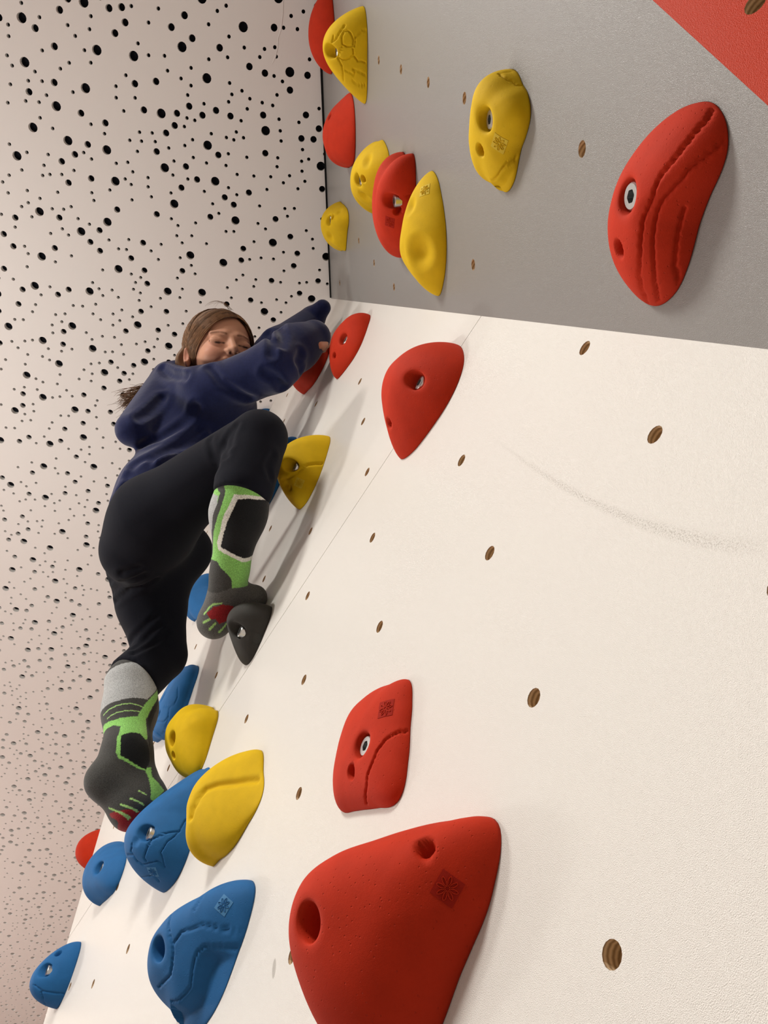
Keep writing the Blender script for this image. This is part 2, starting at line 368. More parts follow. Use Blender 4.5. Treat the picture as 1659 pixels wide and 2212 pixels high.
HOLDS = {
 'W1': {"pl":"w","col":"red","c":[-0.4343,2.4329],"p":[0.0381,2.4653,0.5505,0.0498,0.3035],"r":[0.0675,0.0689,0.0622,0.0608,0.0646,0.0696,0.0681,0.0659,0.0682,0.0714,0.0634,0.0599,0.0623,0.0632,0.0599,0.0603],"bolt":[0.0106,-0.0232,0.0311],"pin":[-0.0282,-0.0217,0.028],"star":None,"gr":[],"st":[],"de":[]},
 'W3': {"pl":"w","col":"red","c":[-0.6078,2.6965],"p":[0.0657,2.8367,0.4989,-0.2284,0.1472],"r":[0.0741,0.0717,0.0918,0.103,0.1193,0.1023,0.0777,0.0649,0.0612,0.0644,0.0699,0.0749,0.092,0.1019,0.0994,0.0811],"bolt":None,"pin":None,"star":None,"gr":[],"st":[],"de":[]},
 'W2': {"pl":"w","col":"red","c":[-0.2709,1.8457],"p":[0.0555,1.874,0.7094,0.0201,0.2867],"r":[0.0729,0.0765,0.0819,0.0834,0.088,0.0859,0.0804,0.074,0.074,0.0786,0.0704,0.0609,0.0579,0.061,0.0662,0.071],"bolt":[0.0212,-0.0218,0.0406],"pin":[-0.0437,-0.017,0.035],"star":None,"gr":[],"st":[],"de":[]},
 'W4': {"pl":"w","col":"yellow","c":[-0.5847,2.1605],"p":[0.0676,1.867,0.7059,-0.0979,0.1269],"r":[0.049,0.062,0.0719,0.0747,0.0701,0.0656,0.0632,0.0645,0.0683,0.0701,0.0727,0.0698,0.0582,0.0486,0.0435,0.0435],"bolt":[0.0035,-0.0243,0.0525],"pin":[-0.0272,-0.0451,0.0355],"star":[-0.0058,-0.0507,0.0255],"gr":[[[0.0347,-0.0252,0.0],[0.0317,-0.0275,0.0069],[0.0291,-0.0283,0.013],[0.0256,-0.0296,0.0189],[0.0222,-0.0306,0.024],[0.0166,-0.0337,0.0287],[0.0106,-0.0361,0.033],[0.0044,-0.0386,0.036],[-0.0023,-0.0403,0.0385],[-0.0093,-0.04,0.0423],[-0.016,-0.0379,0.0456],[-0.0212,-0.0351,0.0474],[-0.0281,-0.0306,0.0487]]],"st":[],"de":[[[-0.0271,-0.0397,0.0412],0.02,0.007]]},
 'W6': {"pl":"w","col":"blue","c":[-0.743,2.4143],"p":[0.0272,2.1564,0.5319,0.2264,0.0867],"r":[0.0486,0.068,0.0814,0.0784,0.0744,0.0715,0.0711,0.0732,0.0774,0.0825,0.0896,0.0652,0.0491,0.0407,0.0377,0.0399],"bolt":None,"pin":None,"star":None,"gr":[],"st":[],"de":[]},
 'W7': {"pl":"w","col":"blue","c":[-0.9806,3.0874],"p":[0.0387,2.3447,0.6616,-0.1737,-0.3292],"r":[0.0505,0.0467,0.0528,0.0681,0.0913,0.1137,0.1163,0.0747,0.0458,0.0384,0.0399,0.0491,0.0617,0.0885,0.1064,0.079],"bolt":None,"pin":None,"star":None,"gr":[],"st":[],"de":[]},
 'W5': {"pl":"w","col":"black","c":[-0.7636,1.9112],"p":[0.0539,1.3947,0.4789,0.288,0.4288],"r":[0.0442,0.0495,0.0493,0.0485,0.0474,0.0448,0.0431,0.0438,0.0471,0.0507,0.0488,0.0443,0.0362,0.0314,0.0306,0.0343],"bolt":[0.0057,-0.0136,0.0403],"pin":None,"star":None,"gr":[],"st":[],"de":[]},
 'W8': {"pl":"w","col":"blue","c":[-1.1634,2.444],"p":[0.0377,1.3,0.4439,-0.595,0.1215],"r":[0.0348,0.0331,0.0408,0.0688,0.0893,0.1089,0.0728,0.0554,0.0476,0.0473,0.0602,0.0591,0.0805,0.0836,0.0609,0.0439],"bolt":None,"pin":None,"star":None,"gr":[],"st":[],"de":[]},
 'W9': {"pl":"w","col":"blue","c":[-1.164,2.1102],"p":[0.0341,2.6914,0.3,-0.0284,-0.1725],"r":[0.0914,0.083,0.0714,0.0775,0.0918,0.1211,0.1374,0.139,0.13,0.0905,0.0789,0.0718,0.0752,0.0839,0.089,0.0849],"bolt":[-0.0177,0.0137,0.0328],"pin":[0.0,-0.0466,0.0359],"star":None,"gr":[[[0.0644,-0.0294,0.0273],[0.0652,-0.0419,0.0252],[0.064,-0.0523,0.0227],[0.0597,-0.058,0.0232],[0.0543,-0.0627,0.0236],[0.0489,-0.0634,0.0261],[0.0408,-0.0635,0.0289],[0.0365,-0.0692,0.0261],[0.0264,-0.074,0.0231],[0.0194,-0.0737,0.024],[0.0104,-0.0723,0.0247],[-0.0069,-0.0603,0.0314],[-0.0395,-0.0342,0.0347]],[[0.0244,-0.0752,0.0214],[0.0021,-0.0742,0.0175],[-0.0278,-0.0658,0.0125],[-0.0357,-0.0632,0.0125],[-0.0419,-0.0612,0.0124],[-0.0388,-0.0603,0.02],[-0.0445,-0.0514,0.0282],[-0.0595,-0.0407,0.028],[-0.0777,-0.0277,0.0272]],[[0.0241,-0.0491,0.0353],[0.0337,-0.056,0.0331],[0.0415,-0.0606,0.0301]]],"st":[],"de":[]},
 'W10': {"pl":"w","col":"yellow","c":[-0.9436,1.8309],"p":[0.044,1.9678,0.4257,-0.1843,0.4351],"r":[0.0375,0.0483,0.0547,0.0585,0.0786,0.0905,0.104,0.0926,0.0729,0.0622,0.051,0.0515,0.0531,0.045,0.0364,0.0337],"bolt":[-0.0213,0.0105,0.05],"pin":[-0.0315,-0.0123,0.0383],"star":None,"gr":[],"st":[],"de":[]},
 'W11': {"pl":"w","col":"yellow","c":[-0.78,1.6],"p":[0.0452,2.3338,0.4308,-0.417,0.1887],"r":[0.089,0.0875,0.0757,0.0691,0.0654,0.0623,0.0558,0.0516,0.0479,0.0516,0.064,0.0558,0.0578,0.0655,0.0772,0.0999],"bolt":None,"pin":None,"star":None,"gr":[[[0.0849,-0.0122,0.0054],[0.0701,-0.006,0.0127],[0.0562,-0.0016,0.0199],[0.0428,0.0037,0.0272],[0.0283,0.0092,0.0349],[0.0206,0.0108,0.0385],[0.0114,0.0124,0.0425],[0.0054,0.0089,0.0445],[-0.001,0.0051,0.0464],[-0.0047,0.0003,0.047],[-0.0096,-0.004,0.0477],[-0.0116,-0.0084,0.0474],[-0.014,-0.0121,0.0472]]],"st":[],"de":[]},
 'W12': {"pl":"w","col":"blue","c":[-0.9568,1.6893],"p":[0.0671,1.985,0.7634,-0.3273,-0.2404],"r":[0.0447,0.0582,0.0851,0.0867,0.0988,0.1027,0.1046,0.1059,0.1044,0.0934,0.0885,0.0809,0.0759,0.0661,0.052,0.0441],"bolt":[0.0079,-0.03,0.062],"pin":None,"star":[-0.0156,-0.0672,0.0315],"gr":[[[0.0119,-0.0406,0.0523],[0.0102,-0.0438,0.0516],[0.0068,-0.0475,0.0513],[0.0,-0.0523,0.0512],[-0.0081,-0.056,0.0499],[-0.0083,-0.0577,0.0476],[-0.0085,-0.0589,0.046]],[[0.0368,-0.0143,0.0154],[0.0349,-0.0224,0.0179],[0.0326,-0.0317,0.02],[0.0286,-0.0394,0.0255],[0.0239,-0.0452,0.0311],[0.0185,-0.0517,0.0331],[0.013,-0.056,0.0347],[0.009,-0.0626,0.0285],[0.0039,-0.0678,0.023]],[[-0.0142,-0.0366,0.0691],[-0.017,-0.0402,0.0672],[-0.0223,-0.0423,0.0661],[-0.022,-0.0482,0.0605],[-0.0227,-0.0536,0.054],[-0.0201,-0.0565,0.0502],[-0.0192,-0.059,0.0465],[-0.0053,-0.062,0.0401],[0.0036,-0.0628,0.0336],[0.0038,-0.0658,0.0275],[0.0039,-0.0683,0.0218]],[[0.0119,-0.0406,0.0523],[0.02,-0.0379,0.0437],[0.0262,-0.034,0.0341],[0.0295,-0.0322,0.0275],[0.0326,-0.0317,0.02]],[[-0.0349,-0.0403,0.0666],[-0.0282,-0.0439,0.0646],[-0.0215,-0.0471,0.0617]],[[-0.0515,-0.0561,0.0369],[-0.0337,-0.0638,0.0338],[-0.0221,-0.0679,0.0287],[-0.0227,-0.0699,0.0234],[-0.0255,-0.0716,0.0176]]],"st":[],"de":[[[-0.0053,-0.0369,0.0666],0.01,0.003]]},
 'W13': {"pl":"w","col":"blue","c":[-1.3774,1.8631],"p":[0.0456,2.2925,0.5891,-0.2118,-0.0232],"r":[0.0678,0.0544,0.0521,0.0516,0.0603,0.0661,0.0731,0.0776,0.0726,0.0668,0.0624,0.0551,0.0574,0.0693,0.094,0.0918],"bolt":[0.0342,-0.0219,0.0361],"pin":None,"star":None,"gr":[],"st":[],"de":[]},
 'W15': {"pl":"w","col":"blue","c":[-1.5213,1.7425],"p":[0.0558,2.1322,0.5038,-0.3336,-0.1938],"r":[0.0322,0.0386,0.0477,0.0534,0.0525,0.0506,0.0515,0.0551,0.0586,0.058,0.0565,0.0513,0.0427,0.0353,0.031,0.03],"bolt":[0.0103,-0.0058,0.0494],"pin":[0.021,0.0216,0.0343],"star":None,"gr":[[[-0.0206,-0.0141,0.0606],[-0.0046,-0.0266,0.0524],[-0.0009,-0.0327,0.0423],[-0.001,-0.0339,0.0403],[-0.001,-0.0348,0.0386],[0.0031,-0.0365,0.0286],[0.0064,-0.0371,0.0173],[0.0085,-0.0367,0.0099],[0.0096,-0.0364,0.0]],[[-0.0031,-0.0357,0.0392],[-0.0096,-0.0414,0.0321],[-0.0219,-0.0445,0.0239]]],"st":[],"de":[]},
 'W16': {"pl":"w","col":"blue","c":[-0.7559,1.4177],"p":[0.0423,2.4706,0.613,-0.4533,0.6794],"r":[0.0634,0.079,0.0726,0.0595,0.0577,0.0632,0.0747,0.0939,0.1023,0.0824,0.0802,0.0623,0.053,0.0478,0.0459,0.0499],"bolt":[-0.0353,0.0104,0.0583],"pin":None,"star":[0.0517,0.0185,0.0237],"gr":[[[0.0443,0.043,0.0257],[0.0378,0.0412,0.0316],[0.0279,0.0409,0.0365],[0.0279,0.0341,0.0402],[0.0252,0.0291,0.0422],[0.0233,0.0268,0.0431],[0.0208,0.024,0.0439]],[[-0.0175,0.0383,0.0542],[-0.0124,0.0294,0.0565],[-0.0135,0.0239,0.0568],[-0.0126,0.0184,0.0554],[-0.0129,0.0133,0.0537],[-0.012,0.0093,0.0517],[-0.0113,0.0048,0.0492]],[[-0.0113,0.0048,0.0492],[-0.0043,0.0076,0.0481],[0.0028,0.0105,0.0468],[0.0098,0.0095,0.0436],[0.0166,0.0088,0.0402],[0.0206,0.0087,0.0383],[0.0255,0.0091,0.036],[0.0329,0.0057,0.0297],[0.0399,0.0011,0.0221],[0.0427,0.0,0.0194],[0.0461,-0.0013,0.016],[0.0536,-0.0046,0.008],[0.0599,-0.0051,0.0]],[[-0.0113,0.0048,0.0492],[-0.0134,0.0012,0.0479],[-0.0146,-0.003,0.0459],[-0.0179,-0.0064,0.0448],[-0.0214,-0.0105,0.0431],[-0.0248,-0.0131,0.0423],[-0.0286,-0.0161,0.041],[-0.0417,-0.0162,0.0421],[-0.0574,-0.0151,0.042]],[[-0.0443,-0.0322,0.0305],[-0.0374,-0.0344,0.0292],[-0.0326,-0.0355,0.0277],[-0.0236,-0.0346,0.0262],[-0.0161,-0.0328,0.025],[-0.0135,-0.032,0.0247],[-0.0111,-0.0312,0.0245],[-0.0072,-0.0275,0.0261],[-0.0034,-0.0239,0.0275],[0.0011,-0.0195,0.0289],[0.0055,-0.0153,0.0301],[0.0091,-0.0125,0.0303],[0.0128,-0.0098,0.0303],[0.0181,-0.0089,0.0281],[0.0235,-0.0084,0.0254],[0.0279,-0.01,0.0215],[0.0325,-0.0116,0.0173],[0.0405,-0.0144,0.0097],[0.0479,-0.0171,0.0011]]],"st":[[[[-0.0443,-0.0322],[-0.0326,-0.0355],[-0.0161,-0.0328],[-0.0111,-0.0312],[-0.0034,-0.0239],[0.0055,-0.0153],[0.0128,-0.0098],[0.0235,-0.0084],[0.0325,-0.0116],[0.0479,-0.0171],[0.0491,-0.0356],[0.0285,-0.054],[0.0075,-0.0659],[-0.0216,-0.0737],[-0.0693,-0.0755],[-0.0731,-0.0633],[-0.0776,-0.0438]],0.011,10]],"de":[]},
 'W17': {"pl":"w","col":"red","c":[-0.3881,1.25],"p":[0.0524,2.4855,0.6288,-0.3621,0.46],"r":[0.0641,0.0873,0.0751,0.0685,0.0702,0.0831,0.1013,0.109,0.1034,0.0953,0.0793,0.0597,0.0444,0.037,0.0368,0.0448],"bolt":[-0.0382,0.0175,0.0708],"pin":[0.0499,0.0263,0.0354],"star":[0.0505,0.0029,0.0228],"gr":[],"st":[],"de":[]},
 'W18': {"pl":"w","col":"red","c":[-0.4422,1.4453],"p":[0.0229,2.214,0.5785,-0.002,-0.0095],"r":[0.0613,0.0668,0.0573,0.0564,0.0603,0.0683,0.0657,0.064,0.066,0.0649,0.0551,0.0536,0.0614,0.0793,0.0673,0.0591],"bolt":[0.0112,-0.0137,0.0223],"pin":[-0.0095,-0.0265,0.0197],"star":[0.0443,0.0013,0.0156],"gr":[[[0.0537,-0.0245,0.002],[0.0522,-0.0257,0.0043],[0.0505,-0.0248,0.0069],[0.048,-0.0253,0.0092],[0.0455,-0.0257,0.011],[0.043,-0.0259,0.0126],[0.0397,-0.0272,0.0143],[0.0379,-0.0275,0.0151],[0.036,-0.0294,0.0157],[0.0332,-0.0305,0.0166],[0.0295,-0.0321,0.0177],[0.0278,-0.034,0.018],[0.0264,-0.0363,0.0181],[0.0236,-0.0392,0.0185],[0.0205,-0.0417,0.0186],[0.0171,-0.0439,0.0185],[0.0133,-0.0454,0.018],[0.0098,-0.0485,0.0165],[0.0058,-0.0506,0.0146],[0.0,-0.0511,0.0122],[-0.0045,-0.0524,0.0096],[-0.0061,-0.0532,0.0082],[-0.0092,-0.0534,0.006]]],"st":[],"de":[]},
 'G1': {"pl":"g","col":"red","c":[0.6012,-0.1382],"p":[0.047,2.0782,0.6915,-0.0229,-0.1057],"r":[0.0805,0.0802,0.0795,0.0788,0.0786,0.0787,0.0782,0.0759,0.0707,0.0636,0.0603,0.0598,0.0611,0.0642,0.0712,0.083],"bolt":None,"pin":None,"star":None,"gr":[],"st":[],"de":[]},
 'G2': {"pl":"g","col":"yellow","c":[0.57,-0.4854],"p":[0.0661,1.8994,0.8041,0.2359,0.1657],"r":[0.0731,0.0732,0.0699,0.0672,0.0664,0.0666,0.0673,0.0688,0.0732,0.0738,0.0569,0.0454,0.043,0.0484,0.0616,0.0739],"bolt":[0.0078,-0.0108,0.0627],"pin":None,"star":None,"gr":[[[0.037,-0.0303,0.037],[0.0324,-0.0297,0.0397],[0.0271,-0.0295,0.0414],[0.023,-0.0298,0.0411],[0.0178,-0.0295,0.0408],[0.0164,-0.0311,0.0373],[0.0147,-0.0323,0.0344],[0.0147,-0.0348,0.029],[0.0158,-0.0373,0.0234],[0.02,-0.0379,0.0231],[0.0247,-0.0385,0.0228],[0.0291,-0.0377,0.0249],[0.0349,-0.0359,0.0273],[0.0359,-0.0349,0.0291],[0.038,-0.0329,0.0318],[0.0369,-0.032,0.034],[0.037,-0.0303,0.037]],[[0.0142,-0.0289,0.0407],[0.0104,-0.0266,0.0436],[0.0063,-0.0238,0.0467],[0.0026,-0.0223,0.0475],[-0.0006,-0.0209,0.0484],[-0.0033,-0.0232,0.0441],[-0.0052,-0.0259,0.0394],[-0.0042,-0.029,0.0344],[-0.0027,-0.032,0.0292],[0.0,-0.0341,0.0257],[0.002,-0.0358,0.0226],[0.0063,-0.0362,0.0231],[0.0108,-0.0366,0.0236]],[[0.0304,-0.0195,0.0541],[0.0255,-0.0197,0.0551],[0.021,-0.0182,0.0572],[0.023,-0.0212,0.0537],[0.0258,-0.0237,0.0502],[0.0312,-0.0256,0.0464],[0.0367,-0.0266,0.0429],[0.0409,-0.028,0.0387],[0.0463,-0.0279,0.035]],[[0.0149,-0.0382,0.0211],[0.0207,-0.0392,0.0201],[0.0272,-0.0397,0.0198],[0.0321,-0.0417,0.0141],[0.0373,-0.043,0.0083],[0.038,-0.0439,0.0048],[0.0385,-0.0445,0.002]],[[0.002,-0.0358,0.0226],[-0.0021,-0.0366,0.0194],[-0.0065,-0.0374,0.0161],[-0.0069,-0.0397,0.0101],[-0.0084,-0.0415,0.0038]],[[-0.0023,-0.0204,0.0485],[-0.0078,-0.0219,0.0447],[-0.014,-0.0232,0.0412],[-0.0185,-0.0226,0.0408],[-0.0228,-0.0222,0.0394],[-0.0303,-0.0195,0.0389],[-0.0371,-0.0157,0.0376]],[[-0.0204,-0.0249,0.0368],[-0.0238,-0.0291,0.0293],[-0.0281,-0.0325,0.022],[-0.0258,-0.0334,0.0212],[-0.0236,-0.0345,0.0197],[-0.0216,-0.0337,0.0217],[-0.0186,-0.0329,0.0239],[-0.0204,-0.0361,0.0169],[-0.0234,-0.0389,0.0099],[-0.0257,-0.0399,0.0068],[-0.0264,-0.041,0.0034]],[[-0.0354,-0.029,0.0244],[-0.0396,-0.0305,0.0202],[-0.0423,-0.0327,0.0154],[-0.0437,-0.0357,0.0094],[-0.0423,-0.0388,0.0031]]],"st":[],"de":[]},
 'G3': {"pl":"g","col":"red","c":[0.4382,-0.3398],"p":[0.0416,2.2281,0.5593,-0.2414,0.3798],"r":[0.0638,0.0609,0.0662,0.0738,0.0814,0.0816,0.0766,0.0769,0.0668,0.0666,0.069,0.0669,0.066,0.0703,0.0763,0.074],"bolt":None,"pin":[0.0254,0.0173,0.037],"star":None,"gr":[],"st":[],"de":[]},
 'G4': {"pl":"g","col":"yellow","c":[0.3821,-0.5939],"p":[0.0462,2.1078,0.7979,-0.0069,-0.1018],"r":[0.0632,0.0631,0.067,0.0755,0.0848,0.0889,0.0825,0.0648,0.0492,0.049,0.0525,0.0641,0.0908,0.1173,0.0983,0.0722],"bolt":[0.0088,-0.0436,0.0439],"pin":[0.0132,-0.0651,0.0364],"star":None,"gr":[],"st":[],"de":[[[0.0422,-0.07,0.0303],0.016,0.005],[[-0.0192,-0.0391,0.0293],0.016,0.006]]},
 'G7': {"pl":"g","col":"yellow","c":[0.2319,-0.2157],"p":[0.0465,2.0359,0.679,0.0201,0.1598],"r":[0.0492,0.0518,0.0568,0.0623,0.0673,0.071,0.0702,0.0673,0.0566,0.0565,0.0637,0.0619,0.0713,0.1004,0.0707,0.0536],"bolt":[0.0181,-0.032,0.0378],"pin":[0.0289,-0.048,0.0295],"star":None,"gr":[],"st":[],"de":[[[-0.0188,-0.0275,0.0338],0.016,0.006],[[0.0425,-0.0621,0.0154],0.012,0.003]]},
 'G5': {"pl":"g","col":"red","c":[0.3728,-0.8219],"p":[0.0496,2.0167,0.4637,0.0928,0.0449],"r":[0.0716,0.0851,0.0823,0.0859,0.094,0.1036,0.0993,0.0842,0.0649,0.0539,0.0453,0.0418,0.043,0.0507,0.069,0.0893],"bolt":[0.0211,-0.035,0.0358],"pin":[0.0078,-0.0387,0.026],"star":[-0.01,-0.0279,0.0343],"gr":[],"st":[],"de":[]},
 'G6': {"pl":"g","col":"yellow","c":[0.3697,-0.9776],"p":[0.0427,2.1097,0.7148,-0.1186,0.1724],"r":[0.0735,0.0817,0.0728,0.0646,0.0641,0.0727,0.0822,0.0761,0.0751,0.081,0.0704,0.0614,0.0553,0.053,0.0539,0.0602],"bolt":None,"pin":None,"star":[0.0582,-0.0033,0.0173],"gr":[],"st":[],"de":[[[-0.0153,-0.0312,0.0311],0.03,0.011],[[0.0371,0.0086,0.0339],0.016,0.006]]},
 'G8': {"pl":"g","col":"yellow","c":[0.5207,-1.2327],"p":[0.0323,2.5,0.456,0.347,0.3888],"r":[0.0508,0.0547,0.0485,0.0462,0.0493,0.0592,0.0671,0.057,0.0559,0.0466,0.0351,0.0318,0.0383,0.0478,0.0474,0.045],"bolt":[0.0112,-0.0063,0.0326],"pin":[-0.0172,0.0067,0.0293],"star":[-0.0081,-0.0209,0.0198],"gr":[[[0.0491,0.0028,0.0161],[0.0476,-0.0027,0.0155],[0.0461,-0.0066,0.014],[0.0445,-0.0104,0.0113],[0.0429,-0.0139,0.008],[0.0406,-0.0185,0.0056],[0.0398,-0.021,0.0]],[[-0.0191,-0.0263,0.0033],[-0.0219,-0.0252,0.0044],[-0.0242,-0.0235,0.0077],[-0.0257,-0.0223,0.0093],[-0.0261,-0.0214,0.0108],[-0.0302,-0.0182,0.0131],[-0.0347,-0.0135,0.0146],[-0.0381,-0.01,0.0149],[-0.0413,-0.0059,0.0151],[-0.043,-0.0025,0.0154],[-0.045,0.0026,0.0156]]],"st":[[[[0.0491,0.0028],[0.0461,-0.0066],[0.0429,-0.0139],[0.0403,-0.0198],[0.0547,-0.0213],[0.0649,-0.0038],[0.0676,0.0078],[0.0668,0.0057],[0.0659,0.0075]],0.006,4],[[[-0.0191,-0.0263],[-0.0242,-0.0235],[-0.0261,-0.0214],[-0.0347,-0.0135],[-0.0413,-0.0059],[-0.0463,0.008],[-0.0675,0.0059],[-0.0727,0.0],[-0.0571,-0.0222],[-0.0329,-0.032]],0.008,6]],"de":[]},
 'G9': {"pl":"g","col":"red","c":[0.5028,-1.5359],"p":[0.0327,2.1224,0.7171,0.0234,0.1059],"r":[0.0615,0.0571,0.0549,0.0567,0.0604,0.0664,0.0694,0.0676,0.065,0.0546,0.0416,0.034,0.0329,0.0403,0.0611,0.0666],"bolt":[0.0075,0.0081,0.0326],"pin":[-0.027,0.0114,0.0289],"star":None,"gr":[[[0.0601,-0.0254,0.0032],[0.0565,-0.0278,0.0064],[0.0541,-0.0285,0.0084],[0.05,-0.0282,0.012],[0.0463,-0.0279,0.0147],[0.0425,-0.0273,0.0171],[0.0388,-0.0265,0.0192],[0.0346,-0.0251,0.0215],[0.0308,-0.0237,0.0233],[0.027,-0.0221,0.025],[0.0233,-0.0202,0.0265],[0.0199,-0.0194,0.0273],[0.0165,-0.019,0.0277],[0.0116,-0.0181,0.0277],[0.007,-0.0165,0.0275],[0.0025,-0.0145,0.0279],[-0.0018,-0.0127,0.0285],[-0.0054,-0.0127,0.0283],[-0.0092,-0.0127,0.0281],[-0.0137,-0.0125,0.0277],[-0.0188,-0.0121,0.0271],[-0.0242,-0.0119,0.0258],[-0.0298,-0.0106,0.0245],[-0.0352,-0.0092,0.0228],[-0.041,-0.0071,0.0207],[-0.0454,-0.0065,0.0184],[-0.0508,-0.0044,0.0154],[-0.0566,-0.0032,0.0108],[-0.0648,0.0037,0.0024]],[[0.0457,-0.0419,0.0014],[0.0427,-0.0415,0.0044],[0.0392,-0.0403,0.0077],[0.0349,-0.038,0.0116],[0.0304,-0.035,0.0154],[0.0273,-0.0334,0.017],[0.0232,-0.0319,0.018],[0.0202,-0.0296,0.0198],[0.0165,-0.0274,0.0209],[0.0132,-0.0251,0.0221],[0.0105,-0.0229,0.0231],[0.0062,-0.0212,0.0234],[0.0017,-0.0197,0.0237],[-0.0033,-0.019,0.0234],[-0.008,-0.0189,0.0231],[-0.0146,-0.0189,0.0226],[-0.0208,-0.0191,0.0212],[-0.0262,-0.0191,0.0198],[-0.0312,-0.0188,0.0183],[-0.0367,-0.018,0.0164],[-0.0426,-0.0166,0.014],[-0.05,-0.0147,0.0097],[-0.0587,-0.0102,0.0038]],[[0.0061,-0.03,0.0117],[0.0,-0.0288,0.0113],[-0.0065,-0.0278,0.0113],[-0.0135,-0.0275,0.0108],[-0.0199,-0.0274,0.01],[-0.0249,-0.0271,0.0091],[-0.0304,-0.0264,0.0081],[-0.0347,-0.0267,0.005],[-0.0403,-0.0259,0.0023]]],"st":[],"de":[]},
}

HOLDS['W14'] = {'pl': 'f', 'col': 'red', 'c': [-0.112, 2.1380], 'p': [0.066, 2.2, 0.6, 0.0, 0.0], 'r': [.045, .046, .048, .05, .052, .05, .048, .046, .045, .046, .048, .052, .054, .052, .048, .046], 'bolt': None, 'pin': None, 'star': None, 'gr': [], 'st': [], 'de': []}
def catmull(r, th):
    r = np.asarray(r); K = len(r); x = (th % (2 * np.pi)) / (2 * np.pi) * K
    i = np.floor(x).astype(int) % K; t = x - np.floor(x)
    a, b, c, d = r[(i - 1) % K], r[i], r[(i + 1) % K], r[(i + 2) % K]
    return .5 * (2 * b + (c - a) * t + (2 * a - 5 * b + 4 * c - d) * t * t + (3 * b - a - 3 * c + d) * t ** 3)

def seg_dist(P, line):
    line = np.asarray(line, float); best = np.full(len(P), 1e9)
    for p, q in zip(line[:-1], line[1:]):
        d = q - p; L2 = d @ d + 1e-12
        t = np.clip(((P - p) @ d) / L2, 0, 1)
        best = np.minimum(best, np.linalg.norm(P - (p + t[:, None] * d), axis=1))
    return best

def in_poly(P, poly):
    poly = np.asarray(poly, float); ins = np.zeros(len(P), bool); j = len(poly) - 1
    for i in range(len(poly)):
        c = ((poly[i, 1] > P[:, 1]) != (poly[j, 1] > P[:, 1]))
        with np.errstate(divide='ignore', invalid='ignore'):
            xi = (poly[j, 0] - poly[i, 0]) * (P[:, 1] - poly[i, 1]) / (poly[j, 1] - poly[i, 1]) + poly[i, 0]
        ins ^= c & (P[:, 0] < xi); j = i
    return ins

def sstep(x): x = np.clip(x, 0, 1); return x * x * (3 - 2 * x)

